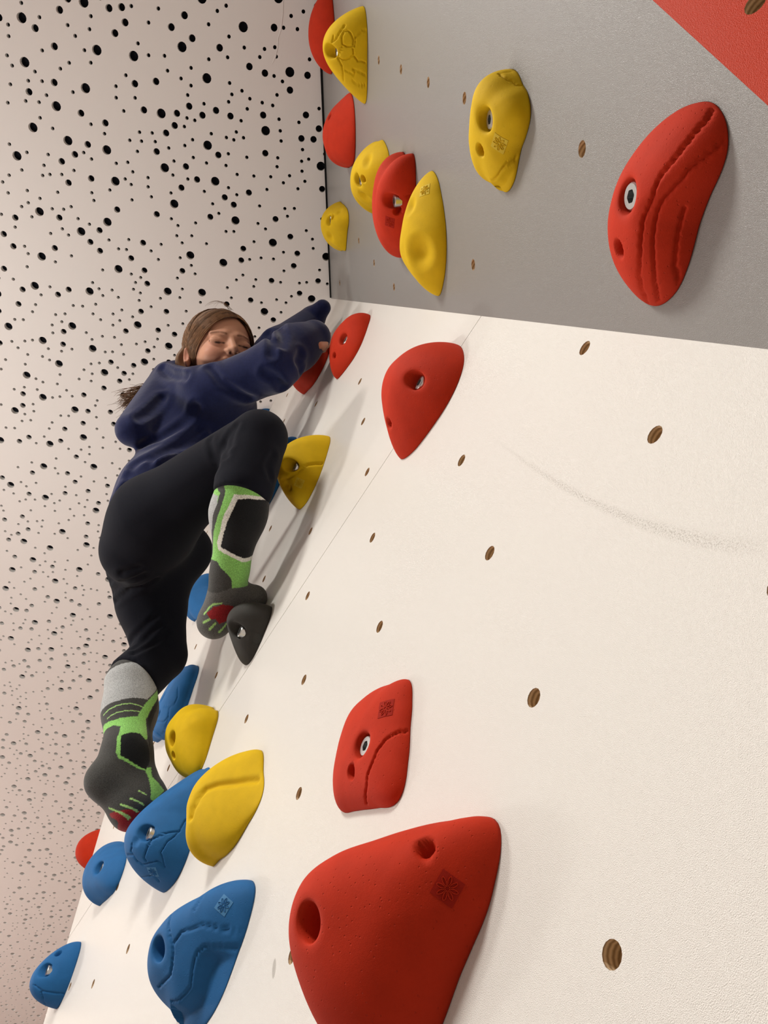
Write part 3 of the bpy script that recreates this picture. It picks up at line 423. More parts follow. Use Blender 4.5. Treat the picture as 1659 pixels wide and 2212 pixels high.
def hold_surface(h, nt, nr):
    """vertex grid (rings x angles) of one hold in its own frame: a, b on the wall, h off the wall"""
    H, mm, kk, ta, tb = h['p']; r = h['r']
    cen = np.array(h['bolt'][:2]) if h['bolt'] else np.zeros(2)
    th = np.linspace(0, 2 * np.pi, 720, endpoint=False); R = catmull(r, th)
    outline = np.stack([R * np.cos(th), R * np.sin(th)], 1)
    an = np.arctan2(outline[:, 1] - cen[1], outline[:, 0] - cen[0]); od = np.argsort(an)
    ang = np.linspace(-np.pi, np.pi, nt, endpoint=False)
    rad = np.hypot(*(outline - cen).T)
    Rb = np.interp(ang, an[od], rad[od], period=2 * np.pi)
    inner = [0.0, .004, .007, .0085, .0096, .0104, .0112, .0122, .0136, .0155, .018] if h['bolt'] else [0.0, .004, .009, .014, .018]
    t = np.linspace(0, 1, nr + 1)[1:]
    t = 1 - (1 - t) ** 1.35
    D = np.array([np.cos(ang), np.sin(ang)]).T
    rings = []
    for ir in inner: rings.append(cen + D * np.minimum(ir, Rb * .8)[:, None])
    for tt in t: rings.append(cen + D * (inner[-1] * (1 - tt) + Rb * tt)[:, None])
    P = np.array(rings)                                    # rings, nt, 2
    sh = P.shape[:2]; Q = P.reshape(-1, 2)
    def height(Q):
        rr = np.hypot(Q[:, 0], Q[:, 1]); tt = np.arctan2(Q[:, 1], Q[:, 0]); rho = np.clip(rr / catmull(r, tt), 0, 1)
        return np.clip(1 - rho ** mm, 0, 1) ** kk * np.clip(H * (1 + ta * Q[:, 0] / .05 + tb * Q[:, 1] / .05), .1 * H, None)
    z = height(Q)
    X = np.concatenate([Q, z[:, None]], 1)
    # steps: a region lies lower than its surroundings
    for poly, dep, nc in h['st']:
        ins = in_poly(Q, poly); dist = seg_dist(X, [(p[0], p[1], float(height(np.array([p]))[0])) for p in poly[:nc]])
        edge = np.where(ins, sstep(dist / max(.005, dep * .95)), 0)
        X[:, 2] -= edge * np.minimum(dep, X[:, 2] * .5)
    def normals(X):
        G = X.reshape(sh + (3,)); du = np.roll(G, -1, 1) - np.roll(G, 1, 1); dv = np.gradient(G, axis=0)
        N = np.cross(dv, du).reshape(-1, 3); N /= np.linalg.norm(N, axis=1, keepdims=True) + 1e-12
        return N
    N = normals(X)
    if N[sh[1] * 6:, 2].mean() < 0: N = -N
    N[:sh[1]] = (0, 0, 1)
    fade = sstep(X[:, 2] / 0.004)
    for p, Rr, dep in h['de']:
        d = np.linalg.norm(X - np.array(p), axis=1)
        X -= N * (dep * sstep(1 - d / Rr) * fade)[:, None]
    for gl in h['gr']:
        d = seg_dist(X, gl)
        jit = 1 + .35 * np.sin(X[:, 0] * 900) * np.sin(X[:, 1] * 1100 + 1)
        gd, gw = h.get('gw', (.0024, .0011)); w = gw * (jit if gw < .002 else 1)
        X -= N * (gd * np.exp(-(d / w) ** 2) * fade)[:, None]
    if h['pin']:
        d = np.linalg.norm(X - np.array(h['pin']), axis=1)
        X -= N * (.011 * sstep((.0075 - d) / .0042) * fade)[:, None]
    if h['bolt']:
        dd = np.linalg.norm(X[:, :2] - cen, axis=1)
        zb = height(cen[None])[0]; floor = max(zb - h.get('sink', .0125), .006)
        rim = sstep((.0165 - dd) / .010) * .003                     # softened lip
        X[:, 2] -= rim * fade
        w = sstep((.0116 - dd) / .0022)
        X[:, 2] = X[:, 2] * (1 - w) + np.minimum(X[:, 2], floor) * w
        h['_floor'] = floor
    X[:, 2] = np.maximum(X[:, 2], 0)
    X[-sh[1]:, 2] = 0
    return X, sh

def bolt_mesh():
    bm = bmesh.new(); n = 30
    prof = [(.0088, -.004), (.0088, .0056), (.0080, .0066), (.0056, .0066)]
    rings = []
    for (rr, zz) in prof: rings.append([bm.verts.new((rr * math.cos(2 * math.pi * i / n), rr * math.sin(2 * math.pi * i / n), zz)) for i in range(n)])
    hexr = lambda a, R: R / max(abs(math.cos(((a + math.pi / 6) % (math.pi / 3)) - math.pi / 6)), .1) * math.cos(math.pi / 6)
    for zz in (.0066, .0022): rings.append([bm.verts.new((hexr(2 * math.pi * i / n, .0047) * math.cos(2 * math.pi * i / n), hexr(2 * math.pi * i / n, .0047) * math.sin(2 * math.pi * i / n), zz)) for i in range(n)])
    for k, (A, B) in enumerate(zip(rings[:-1], rings[1:])):
        for i in range(n):
            f = bm.faces.new((A[i], A[(i + 1) % n], B[(i + 1) % n], B[i])); f.material_index = 1 if k >= 4 else 0
    f = bm.faces.new(rings[-1]); f.material_index = 1
    me = bpy.data.meshes.new('bolt'); bm.to_mesh(me); bm.free()
    me.materials.append(M['steel']); me.materials.append(M['steel_dark']); return me
BOLT = bolt_mesh()
HOLD_TREES = {}

def hold_frame(pl):
    if pl == 'w': n = np.array([0, 1.0, 0]); o = np.zeros(3)
    elif pl == 'f': n = np.array([0.3743, 0.9273, 0.0]); o = np.array([1.64, 0, 0])
    else: n = NG; o = P0
    a, b = wall_frame(n); return o, a, b, n

def make_hold(key, label, group):
    h = HOLDS[key]; o, a, b, n = hold_frame(h['pl'])
    big = max(h['r']) > .05
    nt, nr = (176, 62)
    if key in ('W6', 'W7', 'W8', 'W14', 'G1', 'G3', 'G7', 'W3'): nt, nr = (96, 34)
    X, sh = hold_surface(h, nt, nr)
    org = o + a * h['c'][0] + b * h['c'][1]
    R3 = np.stack([a, b, n], 1)
    # root sits at the hold's base on the wall
    idx = np.arange(sh[0] * sh[1]).reshape(sh)
    A = idx[:-1]; B = idx[1:]
    F = np.stack([A, np.roll(A, -1, 1), np.roll(B, -1, 1), B], -1).reshape(-1, 4)
    F = F[sh[1]:] if False else F
    root = mesh_obj(h['col'] + '_climbing_hold', X, F[:, ::-1], M[h['col']])
    bm = bmesh.new(); bm.from_mesh(root.data); bmesh.ops.remove_doubles(bm, verts=bm.verts, dist=1e-6)
    # close the back with one flat cap just inside the wall line
    ring = [e for e in bm.edges if e.is_boundary]
    if ring: bmesh.ops.contextual_create(bm, geom=ring)
    bmesh.ops.recalc_face_normals(bm, faces=bm.faces)
    bm.to_mesh(root.data); bm.free()
    root.data.polygons.foreach_set('use_smooth', np.full(len(root.data.polygons), True)); root.data.update()
    mw = Matrix.Identity(4)
    for i in range(3):
        for j in range(3): mw[i][j] = R3[i, j]
        mw[i][3] = org[i] + n[i] * 0.0004
    root.matrix_world = mw
    tag(root, label, 'climbing hold', group)
    if h['bolt']:
        bo = bpy.data.objects.new('bolt', BOLT); COL.objects.link(bo); bo.parent = root
        bo.location = (h['bolt'][0], h['bolt'][1], h['_floor'] - 0.0005); bo.rotation_euler = (0, 0, (sum(map(ord, key)) % 6) * .17)
        tag(bo, 'zinc socket head bolt')
    if h['star']: add_logo(root, h, X, sh)
    return root

def add_logo(root, h, X, sh):
    me = root.data
    bvh = BVHTree.FromPolygons([v.co.copy() for v in me.vertices], [tuple(p.vertices) for p in me.polygons])
    c = Vector(h['star']); loc, nrm, _, _ = bvh.find_nearest(c)
    up = Vector((0, 1, 0)); t2 = (up - nrm * up.dot(nrm)).normalized(); t1 = t2.cross(nrm).normalized()
    rot = h.get('srot', 0.0); t1, t2 = t1 * math.cos(rot) + t2 * math.sin(rot), t2 * math.cos(rot) - t1 * math.sin(rot)
    def on(s, t, off):
        p = loc + t1 * s + t2 * t + nrm * .01
        hit, nn, _, _ = bvh.ray_cast(p, -nrm, .04)
        if hit is None: hit, nn = loc + t1 * s + t2 * t, nrm
        return hit + nrm * off
    S = .0108; n = 7; V = []; F = []
    for i in range(n + 1):
        for j in range(n + 1):
            u, v = i / n - .5, j / n - .5
            V.append(on((u - v) * S, (u + v) * S, .00035))
    for i in range(n):
        for j in range(n): k = i * (n + 1) + j; F.append((k, k + 1, k + n + 2, k + n + 1))
    base = len(V)
    rim = [i * (n + 1) for i in range(n + 1)] + [n * (n + 1) + j for j in range(1, n + 1)] + [i * (n + 1) + n for i in range(n - 1, -1, -1)] + [j for j in range(n - 1, 0, -1)]
    for i in rim: V.append(V[i] - nrm * .0012)
    L = len(rim)
    for i in range(L): F.append((rim[i], rim[(i + 1) % L], base + (i + 1) % L, base + i))
    logo = mesh_obj('logo_plate', [tuple(v) for v in V], F, M.get(h['col'] + '_logo', M[h['col']]), root, False)
    tag(logo, 'small diamond stamp with an eight petalled flower')
    V = []; F = []
    for p in range(8):
        a0 = p * math.pi / 4 + .2; dr = (math.cos(a0), math.sin(a0)); pe = (-dr[1], dr[0]); m_ = 14; b0 = len(V)
        for i in range(m_):
            q = 2 * math.pi * i / m_
            for wgt in (1.0, 0.62):
                l = .0040 + .0030 * math.cos(q) * (1 if wgt == 1 else .82); w = .00125 * math.sin(q) * wgt * (1.0 if math.cos(q) > -0.4 else .7)
                V.append(on(dr[0] * l + pe[0] * w, dr[1] * l + pe[1] * w, .0009))
        for i in range(m_):
            k = b0 + 2 * i; k2 = b0 + 2 * ((i + 1) % m_); F.append((k, k2, k2 + 1, k + 1))
    fl = mesh_obj('flower_emblem', [tuple(v) for v in V], F, M[h['col']], logo, False)
    so = fl.modifiers.new('thick', 'SOLIDIFY'); so.thickness = .0009; so.offset = -1

LABELS = {
 'W1': ('red hold nearest the top corner of the white wall, above the row of bolt holes', 'red holds on the white wall'),
 'W2': ('large red teardrop hold with a deep bolt pocket, sitting across the white panel seam', 'red holds on the white wall'),
 'W3': ('dark red hold gripped under the child\'s blue sleeve', 'red holds on the white wall'),
 'W4': ('yellow hold beside the child\'s raised knee', 'yellow holds on the white wall'),
 'W5': ('black hold under the child\'s upper foot', None),
 'W6': ('blue hold half hidden between raised knee and yellow hold', 'blue holds on the white wall'),
 'W7': ('small blue hold tip showing between hoodie and knee near the ceiling', 'blue holds on the white wall'),
 'W8': ('plain blue block hold between the child\'s two legs', 'blue holds on the white wall'),
 'W9': ('cracked blue hold behind the lower knee, above a yellow hold', 'blue holds on the white wall'),
 'W10': ('smooth yellow half disc hold right of the lower sock', 'yellow holds on the white wall'),
 'W11': ('creased yellow hold overlapping the blue hold under the lower foot', 'yellow holds on the white wall'),
 'W12': ('blue turtle shell hold under the child\'s lower foot', 'blue holds on the white wall'),
 'W13': ('rounded plain blue hold left of the turtle shell hold', 'blue holds on the white wall'),
 'W14': ('red hold peeking out behind the outer edge of the white wall', None),
 'W15': ('blue hold at the bottom left on the outer edge of the white wall', 'blue holds on the white wall'),
 'W16': ('large blue hold with stepped cracks and a pale flower stamp', 'blue holds on the white wall'),
 'W17': ('huge smooth red hold with flower stamp, cut by the bottom of the picture', 'red holds on the white wall'),
 'W18': ('red hold split by a jagged crack, above the huge red hold', 'red holds on the white wall'),
 'G1': ('dark red hold at the top behind the yellow turtle hold', 'red holds on the grey facet'),
 'G2': ('yellow turtle shell hold at the top of the grey facet', 'yellow holds on the grey facet'),
 'G3': ('plain red hold touching the ceiling joint below the yellow turtle hold', 'red holds on the grey facet'),
 'G4': ('dented yellow hold partly behind the red oval hold', 'yellow holds on the grey facet'),
 'G5': ('red oval hold between two yellow holds on the grey facet', 'red holds on the grey facet'),
 'G6': ('yellow scooped hold in front of the red oval hold', 'yellow holds on the grey facet'),
 'G7': ('smallest yellow hold, beside the ceiling joint on the grey facet', 'yellow holds on the grey facet'),
 'G8': ('yellow hold with two pointed ends, alone in the middle of the grey facet', 'yellow holds on the grey facet'),
 'G9': ('big red grooved hold with a bright bolt, right on the grey facet', 'red holds on the grey facet'),
}
HOLDS['W3']['p'][0] = .046; HOLDS['W11']['gw'] = (.0050, .0042); HOLDS['W4']['gw'] = (.0026, .0026)
HOLDS['G9']['sink'] = .0105; HOLDS['G8']['sink'] = .0125; HOLDS['W18']['sink'] = .011; HOLDS['W17']['sink'] = .04; HOLDS['W16']['sink'] = .026
HOLDS['W2']['sink'] = .0145; HOLDS['W10']['sink'] = .03; HOLDS['W4']['sink'] = .018; HOLDS['G2']['sink'] = .02
HOLDS['W18']['srot'] = .5; HOLDS['G5']['srot'] = .3
for k_, (lb, gp) in LABELS.items():
    if k_ in HOLDS: make_hold(k_, lb, gp)

# ------------------------------------------------------------------ the climbing child
def smin(a, b, k):
    h = np.clip(.5 + .5 * (b - a) / k, 0, 1); return b + (a - b) * h - k * h * (1 - h)
def smax(a, b, k): return -smin(-a, -b, k)
def cone(P, a, b, ra, rb):
    a = np.asarray(a, float); b = np.asarray(b, float); d = b - a; L = d @ d + 1e-12
    t = np.clip(((P - a) @ d) / L, 0, 1)
    return np.linalg.norm(P - (a + t[..., None] * d), axis=-1) - (ra + (rb - ra) * t)
def ell(P, c, r):
    r = np.asarray(r); q = (P - np.asarray(c)) / r; k0 = np.linalg.norm(q, axis=-1)
    return k0 * (k0 - 1) / (np.linalg.norm(q / r, axis=-1) + 1e-9)
def chain(P, pts, rad, k):
    d = None
    for p, q, a, b in zip(pts[:-1], pts[1:], rad[:-1], rad[1:]):
        c = cone(P, p, q, a, b); d = c if d is None else smin(d, c, k)
    return d
def poly_dist(P, line):
    best = np.full(P.shape[:-1], 1e9)
    line = np.asarray(line, float)
    for p, q in zip(line[:-1], line[1:]): best = np.minimum(best, cone(P, p, q, 0, 0))
    return best
def creases(P, lines, depth, w):
    o = np.zeros(P.shape[:-1])
    for ln in lines:
        d = poly_dist(P, ln)
        o += depth * (np.exp(-(d / w) ** 2) - .4 * np.exp(-((d - 2 * w) / w) ** 2))
    return o

def nets(fn, lo, hi, h, B=8):
    """surface nets of fn = 0; only blocks near the surface are evaluated"""
    lo = np.asarray(lo, float); hi = np.asarray(hi, float)
    nb = np.ceil((hi - lo) / (h * B)).astype(int); n = nb * B + 1
    cx = [lo[i] + (np.arange(nb[i]) + .5) * B * h for i in range(3)]
    cb = np.stack(np.meshgrid(*cx, indexing='ij'), -1); cd_ = fn(cb.reshape(-1, 3)).reshape(nb)
    V = np.repeat(np.repeat(np.repeat(cd_, B, 0), B, 1), B, 2).astype(np.float32)
    V = np.pad(V, ((0, 1),) * 3, mode='edge')
    near = np.argwhere(np.abs(cd_) < B * h * 1.25 + .004)
    off = np.stack(np.meshgrid(*[np.arange(B + 1)] * 3, indexing='ij'), -1).reshape(-1, 3)
    for i in range(0, len(near), 300):
        g = near[i:i + 300, None, :] * B + off[None]
        v = fn((lo + g * h).reshape(-1, 3)).reshape(g.shape[:2])
        V[g[..., 0], g[..., 1], g[..., 2]] = v
    s = V < 0
    c = np.zeros(np.array(n) - 1, np.int8)
    for dx in (0, 1):
        for dy in (0, 1):
            for dz in (0, 1): c += s[dx:n[0] - 1 + dx, dy:n[1] - 1 + dy, dz:n[2] - 1 + dz]
    act = (c > 0) & (c < 8); ids = -np.ones(act.shape, np.int32); I = np.argwhere(act); ids[act] = np.arange(len(I))
    acc = np.zeros((len(I), 3)); cnt = np.zeros(len(I))
    for a in [(x, y, z) for x in (0, 1) for y in (0, 1) for z in (0, 1)]:
        for ax in range(3):
            if a[ax]: continue
            b = list(a); b[ax] = 1
            va = V[I[:, 0] + a[0], I[:, 1] + a[1], I[:, 2] + a[2]]; vb = V[I[:, 0] + b[0], I[:, 1] + b[1], I[:, 2] + b[2]]
            m_ = (va < 0) != (vb < 0); t = np.where(m_, va / np.where(m_, va - vb, 1), 0)
            p = np.tile(np.array(a, float), (len(I), 1)); p[:, ax] += t
            acc += p * m_[:, None]; cnt += m_
    P = lo + (I + acc / cnt[:, None]) * h
    F = []
    for ax in range(3):
        u, v = [k for k in (0, 1, 2) if k != ax]
        s1 = [slice(None)] * 3; s2 = [slice(None)] * 3; s1[ax] = slice(0, -1); s2[ax] = slice(1, None)
        A_ = s[tuple(s1)]; B_ = s[tuple(s2)]; E = np.argwhere(A_ != B_)
        ok = (E[:, u] > 0) & (E[:, v] > 0) & (E[:, u] < n[u] - 1) & (E[:, v] < n[v] - 1); E = E[ok]
        def cid(du, dv):
            e = E.copy(); e[:, u] -= du; e[:, v] -= dv; return ids[e[:, 0], e[:, 1], e[:, 2]]
        q = np.stack([cid(1, 1), cid(0, 1), cid(0, 0), cid(1, 0)], 1)
        ins = A_[E[:, 0], E[:, 1], E[:, 2]]; flip = ins if ax != 1 else ~ins
        F.append(np.where(flip[:, None], q, q[:, ::-1]))
    F = np.concatenate(F)
    return P, F[(F >= 0).all(1)]

def relax(P, F, it=1, lam=.5):
    for _ in range(it):
        S = np.zeros_like(P); c = np.zeros(len(P))
        for i in range(4):
            a = F[:, i]; b = F[:, (i + 1) % 4]
            for k in range(3): S[:, k] += np.bincount(a, P[b, k], len(P)) + np.bincount(b, P[a, k], len(P))
            c += np.bincount(a, None, len(P)) + np.bincount(b, None, len(P))
        P = P + lam * (S / np.maximum(c, 1)[:, None] - P)
    return P

J = {
 'waist': np.array([0.8200, 0.2198, 2.2621]),
 'pelv': np.array([0.8500, 0.1959, 2.1782]),
 'hipR': np.array([0.8000, 0.2076, 2.1519]),
 'kneeR': np.array([0.5550, 0.1189, 2.1271]),
 'sR0': np.array([0.6050, 0.1142, 2.0451]),
 'sR1': np.array([0.6400, 0.1048, 2.0208]),
 'ankR': np.array([0.7250, 0.0766, 1.9854]),
 'heelR': np.array([0.8100, 0.0616, 1.9588]),
 'ballR': np.array([0.7720, 0.0392, 1.9842]),
 'toeR': np.array([0.7500, 0.0193, 1.9814]),
 'butL': np.array([0.9200, 0.1942, 2.1919]),
 'butR': np.array([0.8700, 0.2148, 2.1310]),
 'hipL': np.array([0.9200, 0.1700, 2.2003]),
 'innL': np.array([0.9000, 0.1239, 2.2297]),
 'midL': np.array([0.9800, 0.1419, 2.1484]),
 'kneeL': np.array([1.0200, 0.0912, 2.0647]),
 'sL0': np.array([1.0300, 0.1263, 1.9860]),
 'sL1': np.array([1.0400, 0.1123, 1.9354]),
 'ankL': np.array([1.0350, 0.0989, 1.8473]),
 'heelL': np.array([1.0430, 0.1159, 1.7929]),
 'ballL': np.array([1.0410, 0.0671, 1.7573]),
 'toeL': np.array([1.0410, 0.0325, 1.7710]),
 'insL': np.array([1.0340, 0.0516, 1.7942]),
 'belly': np.array([0.8000, 0.2011, 2.4118]),
 'chest': np.array([0.7400, 0.1971, 2.4966]),
 'chestR': np.array([0.7000, 0.1664, 2.4766]),
 'chestL': np.array([0.8300, 0.1900, 2.4500]),
 'shR': np.array([0.6700, 0.2018, 2.4488]),
 'shL': np.array([0.8000, 0.1900, 2.5700]),
 'neck': np.array([0.7200, 0.2458, 2.5975]),
 'head': np.array([0.6400, 0.2178, 2.6093]),
 'elbR': np.array([0.5550, 0.1187, 2.4431]),
 'farR': np.array([0.5200, 0.0840, 2.5210]),
 'wriR': np.array([0.4950, 0.0588, 2.5575]),
 'elbL': np.array([0.5700, 0.1033, 2.6088]),
 'wriL': np.array([0.5150, 0.0571, 2.7316]),
 'handL': np.array([0.4750, 0.0504, 2.7184]),
 'hood0': np.array([0.7600, 0.2757, 2.5722]),
 'hood1': np.array([0.7700, 0.3073, 2.3548]),
 'hoodt': np.array([0.7400, 0.2951, 2.5968]),
 'rimA': np.array([0.7200, 0.3016, 2.5666]),
 'rimB': np.array([0.6600, 0.2449, 2.4571]),
 'rimC': np.array([0.6450, 0.1941, 2.4988]),
 'hemB': np.array([0.8750, 0.2674, 2.1938]),
 'hemS': np.array([0.7750, 0.2464, 2.1938]),
}
HEAD = J['head']
HB = np.array([[-0.16076, -0.91222, 0.37685], [-0.71693, -0.15449, -0.67981], [-0.67835, 0.37947, 0.62916]])          # rows: her left, face forward, up
CR = dict(leg=[[(0.555, 0.166, 2.110), (0.575, 0.166, 2.097), (0.575, 0.159, 2.060)], [(0.543, 0.162, 2.110), (0.559, 0.162, 2.094), (0.565, 0.159, 2.074)], [(0.959, 0.229, 2.138), (0.875, 0.219, 2.071), (0.855, 0.199, 2.073)], [(0.984, 0.214, 2.137), (0.900, 0.211, 2.079), (0.867, 0.185, 2.078)], [(0.983, 0.204, 2.119), (0.931, 0.193, 2.102), (0.886, 0.162, 2.099)], [(0.991, 0.145, 2.026), (0.979, 0.130, 2.053), (0.958, 0.119, 2.071)], [(1.011, 0.152, 2.063), (0.978, 0.144, 2.064), (0.951, 0.131, 2.080)], [(0.986, 0.143, 2.010), (0.978, 0.119, 2.038), (0.963, 0.103, 2.064)], [(0.595, 0.188, 2.122), (0.603, 0.173, 2.094), (0.599, 0.162, 2.054)], [(0.543, 0.095, 2.068), (0.553, 0.099, 2.046), (0.565, 0.087, 2.038)]],
          hood=[[(0.775, 0.277, 2.326), (0.753, 0.255, 2.334), (0.731, 0.233, 2.366), (0.683, 0.218, 2.393)], [(0.778, 0.278, 2.242), (0.753, 0.254, 2.266), (0.740, 0.218, 2.322), (0.721, 0.194, 2.374)], [(0.789, 0.278, 2.222), (0.759, 0.256, 2.239), (0.743, 0.223, 2.298), (0.729, 0.178, 2.366)], [(0.807, 0.274, 2.202), (0.775, 0.262, 2.216), (0.751, 0.234, 2.237), (0.744, 0.206, 2.294)], [(0.549, 0.143, 2.590), (0.507, 0.140, 2.431), (0.518, 0.135, 2.407)], [(0.503, 0.132, 2.526), (0.497, 0.126, 2.470), (0.503, 0.124, 2.430)], [(0.566, 0.087, 2.401), (0.550, 0.110, 2.390), (0.551, 0.130, 2.391)], [(0.619, 0.133, 2.402), (0.615, 0.170, 2.396), (0.615, 0.198, 2.404), (0.613, 0.226, 2.434)], [(0.532, 0.067, 2.441), (0.515, 0.084, 2.430), (0.505, 0.082, 2.450)], [(0.711, 0.308, 2.546), (0.691, 0.283, 2.491), (0.655, 0.259, 2.435)], [(0.737, 0.306, 2.346), (0.734, 0.295, 2.378), (0.723, 0.282, 2.440)]])

def cut(P, d, a, b, off=0.):
    ax = np.asarray(b) - np.asarray(a); ax = ax / np.linalg.norm(ax); return np.maximum(d, (P - np.asarray(b)) @ ax - off)

def f_leggings(P, e=0.0):
    j = J
    d = cone(P, j['pelv'], j['waist'], .073 - e, .060 - e)
    d = smin(d, cone(P, j['butR'], j['hipR'], .060 - e, .068 - e), .04)
    d = smin(d, cone(P, j['butL'], j['hipL'], .058 - e, .060 - e), .04)
    d = smin(d, cone(P, j['butL'], j['innL'], .055 - e, .055 - e), .04)
    d = smin(d, cone(P, j['hipR'], j['kneeR'], .074 - e, .046 - e), .035)
    lr = cone(P, j['kneeR'], j['sR0'], .046 - e, .0475 - e)
    d = smin(d, cut(P, lr, j['kneeR'], j['sR0'], .021) if e == 0 else lr, .006)
    d = smin(d, chain(P, [j['hipL'], j['midL'], j['kneeL']], [.070 - e, .063 - e, .048 - e], .02), .04)
    ll = cone(P, j['kneeL'], j['sL0'], .048 - e, .0495 - e)
    d = smin(d, cut(P, ll, j['kneeL'], j['sL0'], -.006) if e == 0 else ll, .006)
    if e == 0: d = d + creases(P, CR['leg'], .0034, .0055)
    return d

def f_sock_r(P, e=0.0):
    j = J
    d = chain(P, [j['sR0'], j['sR1'], j['ankR']], [.043 - e, .042 - e, .027 - e], .02)
    f = chain(P, [j['heelR'], j['ballR'], j['toeR']], [.024 - e, .027 - e, .020 - e], .02)
    d = smin(d, cone(P, j['ankR'], j['heelR'], .027 - e, .023 - e), .02)
    return smin(d, f, .02)

def f_sock_l(P, e=0.0):
    j = J
    d = chain(P, [j['sL0'], j['sL1'], j['ankL']], [.045 - e, .043 - e, .036 - e], .02)
    f = chain(P, [j['heelL'], j['ballL'], j['toeL']], [.027 - e, .030 - e, .025 - e], .02)
    d = smin(d, cone(P, j['ankL'], j['heelL'], .035 - e, .027 - e), .02)
    d = smin(d, cone(P, j['ankL'], j['insL'], .034 - e, .022 - e), .015)
    return smin(d, f, .025)

def hem_d(P):
    a, b = J['hemB'], J['hemS']; c = b + np.array([.16, -.02, -.02])
    n = np.cross(b - a, c - a); n /= np.linalg.norm(n); n = n if n[2] < 0 else -n
    return (P - a) @ n

def f_hoodie(P, e=0.0):
    j = J
    d = chain(P, [j['waist'] + np.array([.02, .006, -.05]), j['waist'], j['belly'], j['chest']], [.064 - e, .067 - e, .078 - e, .088 - e], .03)
    if e == 0: d = smax(d, hem_d(P), .006)
    d = smin(d, cone(P, j['chest'], j['chestL'], .080 - e, .075 - e), .03)
    d = smin(d, cone(P, j['chest'], j['chestR'], .080 - e, .065 - e), .03)
    d = smin(d, cone(P, j['chestR'], j['shR'], .065 - e, .051 - e), .03)
    d = smin(d, cone(P, j['chestL'], j['shL'], .070 - e, .055 - e), .03)
    ar = chain(P, [j['shR'], j['elbR'], j['farR'], j['wriR']], [.051 - e, .050 - e, .047 - e, .036 - e], .015)
    d = smin(d, ar, .03)
    d = smin(d, chain(P, [j['shL'], j['elbL'], j['wriL']], [.055 - e, .045 - e, .030 - e], .015), .03)
    if e == 0:
        d = smin(d, cone(P, j['wriL'], j['handL'], .0275, .019), .008)
        d = smin(d, cone(P, j['hood0'], j['hood1'], .052, .034), .02)
        d = smin(d, cone(P, j['hoodt'], j['neck'], .024, .045), .02)
        d = smin(d, chain(P, [j['rimA'], j['rimB'], j['rimC']], [.014, .019, .017], .01), .014)
        # the hood stands open round the head and neck
        Q = (P - HEAD) @ HB.T
        d = smax(d, -ell(Q, (0, .0, -.006), (.072, .086, .084)), .008)
        d = d + creases(P, CR['hood'], .0070, .0080)
    return d

SK = (.067, .078, .074)
def f_head(Q):
    """Q in head axes: left, forward, up"""
    d = ell(Q, (0, -.006, .010), SK)
    d = smin(d, ell(Q, (0, .030, -.040), (.050, .046, .050)), .03)           # jaw
    d = smin(d, ell(Q, (0, .058, -.074), (.020, .018, .015)), .02)           # chin
    for s in (-1, 1):
        d = smin(d, ell(Q, (s * .034, .054, -.034), (.022, .018, .018)), .016)   # smiling cheeks
        d = smax(d, -ell(Q, (s * .030, .081, -.004), (.019, .011, .010)), .009)  # eye sockets
        d = smin(d, ell(Q, (s * .030, .0645, -.006), (.0165, .0105, .0105)), .004)  # closed lids
        d = smin(d, cone(Q, (s * .014, .0690, .012), (s * .040, .060, .012), .0045, .003), .012)   # brow
    d = smin(d, cone(Q, (0, .072, .004), (0, .087, -.023), .0055, .0085), .008)     # nose
    for s in (-1, 1):
        d = smin(d, ell(Q, (s * .0095, .080, -.027), (.0072, .0085, .0062)), .005)
        d = smax(d, -ell(Q, (s * .0058, .0860, -.0325), (.0030, .0042, .0032)), .002)
        d = smax(d, -cone(Q, (s * .015, .080, -.032), (s * .030, .068, -.050), .0016, .0016), .006)   # smile lines
    mouth = [(-.027, .0640, -.0425), (-.014, .0745, -.0490), (0, .0775, -.0505), (.014, .0745, -.0490), (.027, .0640, -.0425)]
    d = smin(d, chain(Q, [np.array(p) + (0, -.001, .0045) for p in mouth], [.0026, .0040, .0038, .0040, .0026], .004), .004)
    d = smin(d, chain(Q, [np.array(p) + (0, -.001, -.0055) for p in mouth], [.0026, .0048, .0052, .0048, .0026], .004), .004)
    d = smax(d, -chain(Q, mouth, [.0012, .0022, .0024, .0022, .0012], .002), .002)
    for s in (-1, 1):                                                        # ears
        ec = np.array([s * .071, -.004, -.028])
        ear = ell((Q - ec) @ np.array([[.80, -.60 * s, 0], [.60 * s, .80, -.2], [0, .2, 1]]).T, (0, 0, 0), (.0070, .0165, .0215))
        ear = smax(ear, -ell(Q, ec + (s * .006, .009, .003), (.0075, .0075, .0130)), .004)
        d = smin(d, ear, .004)
    return d

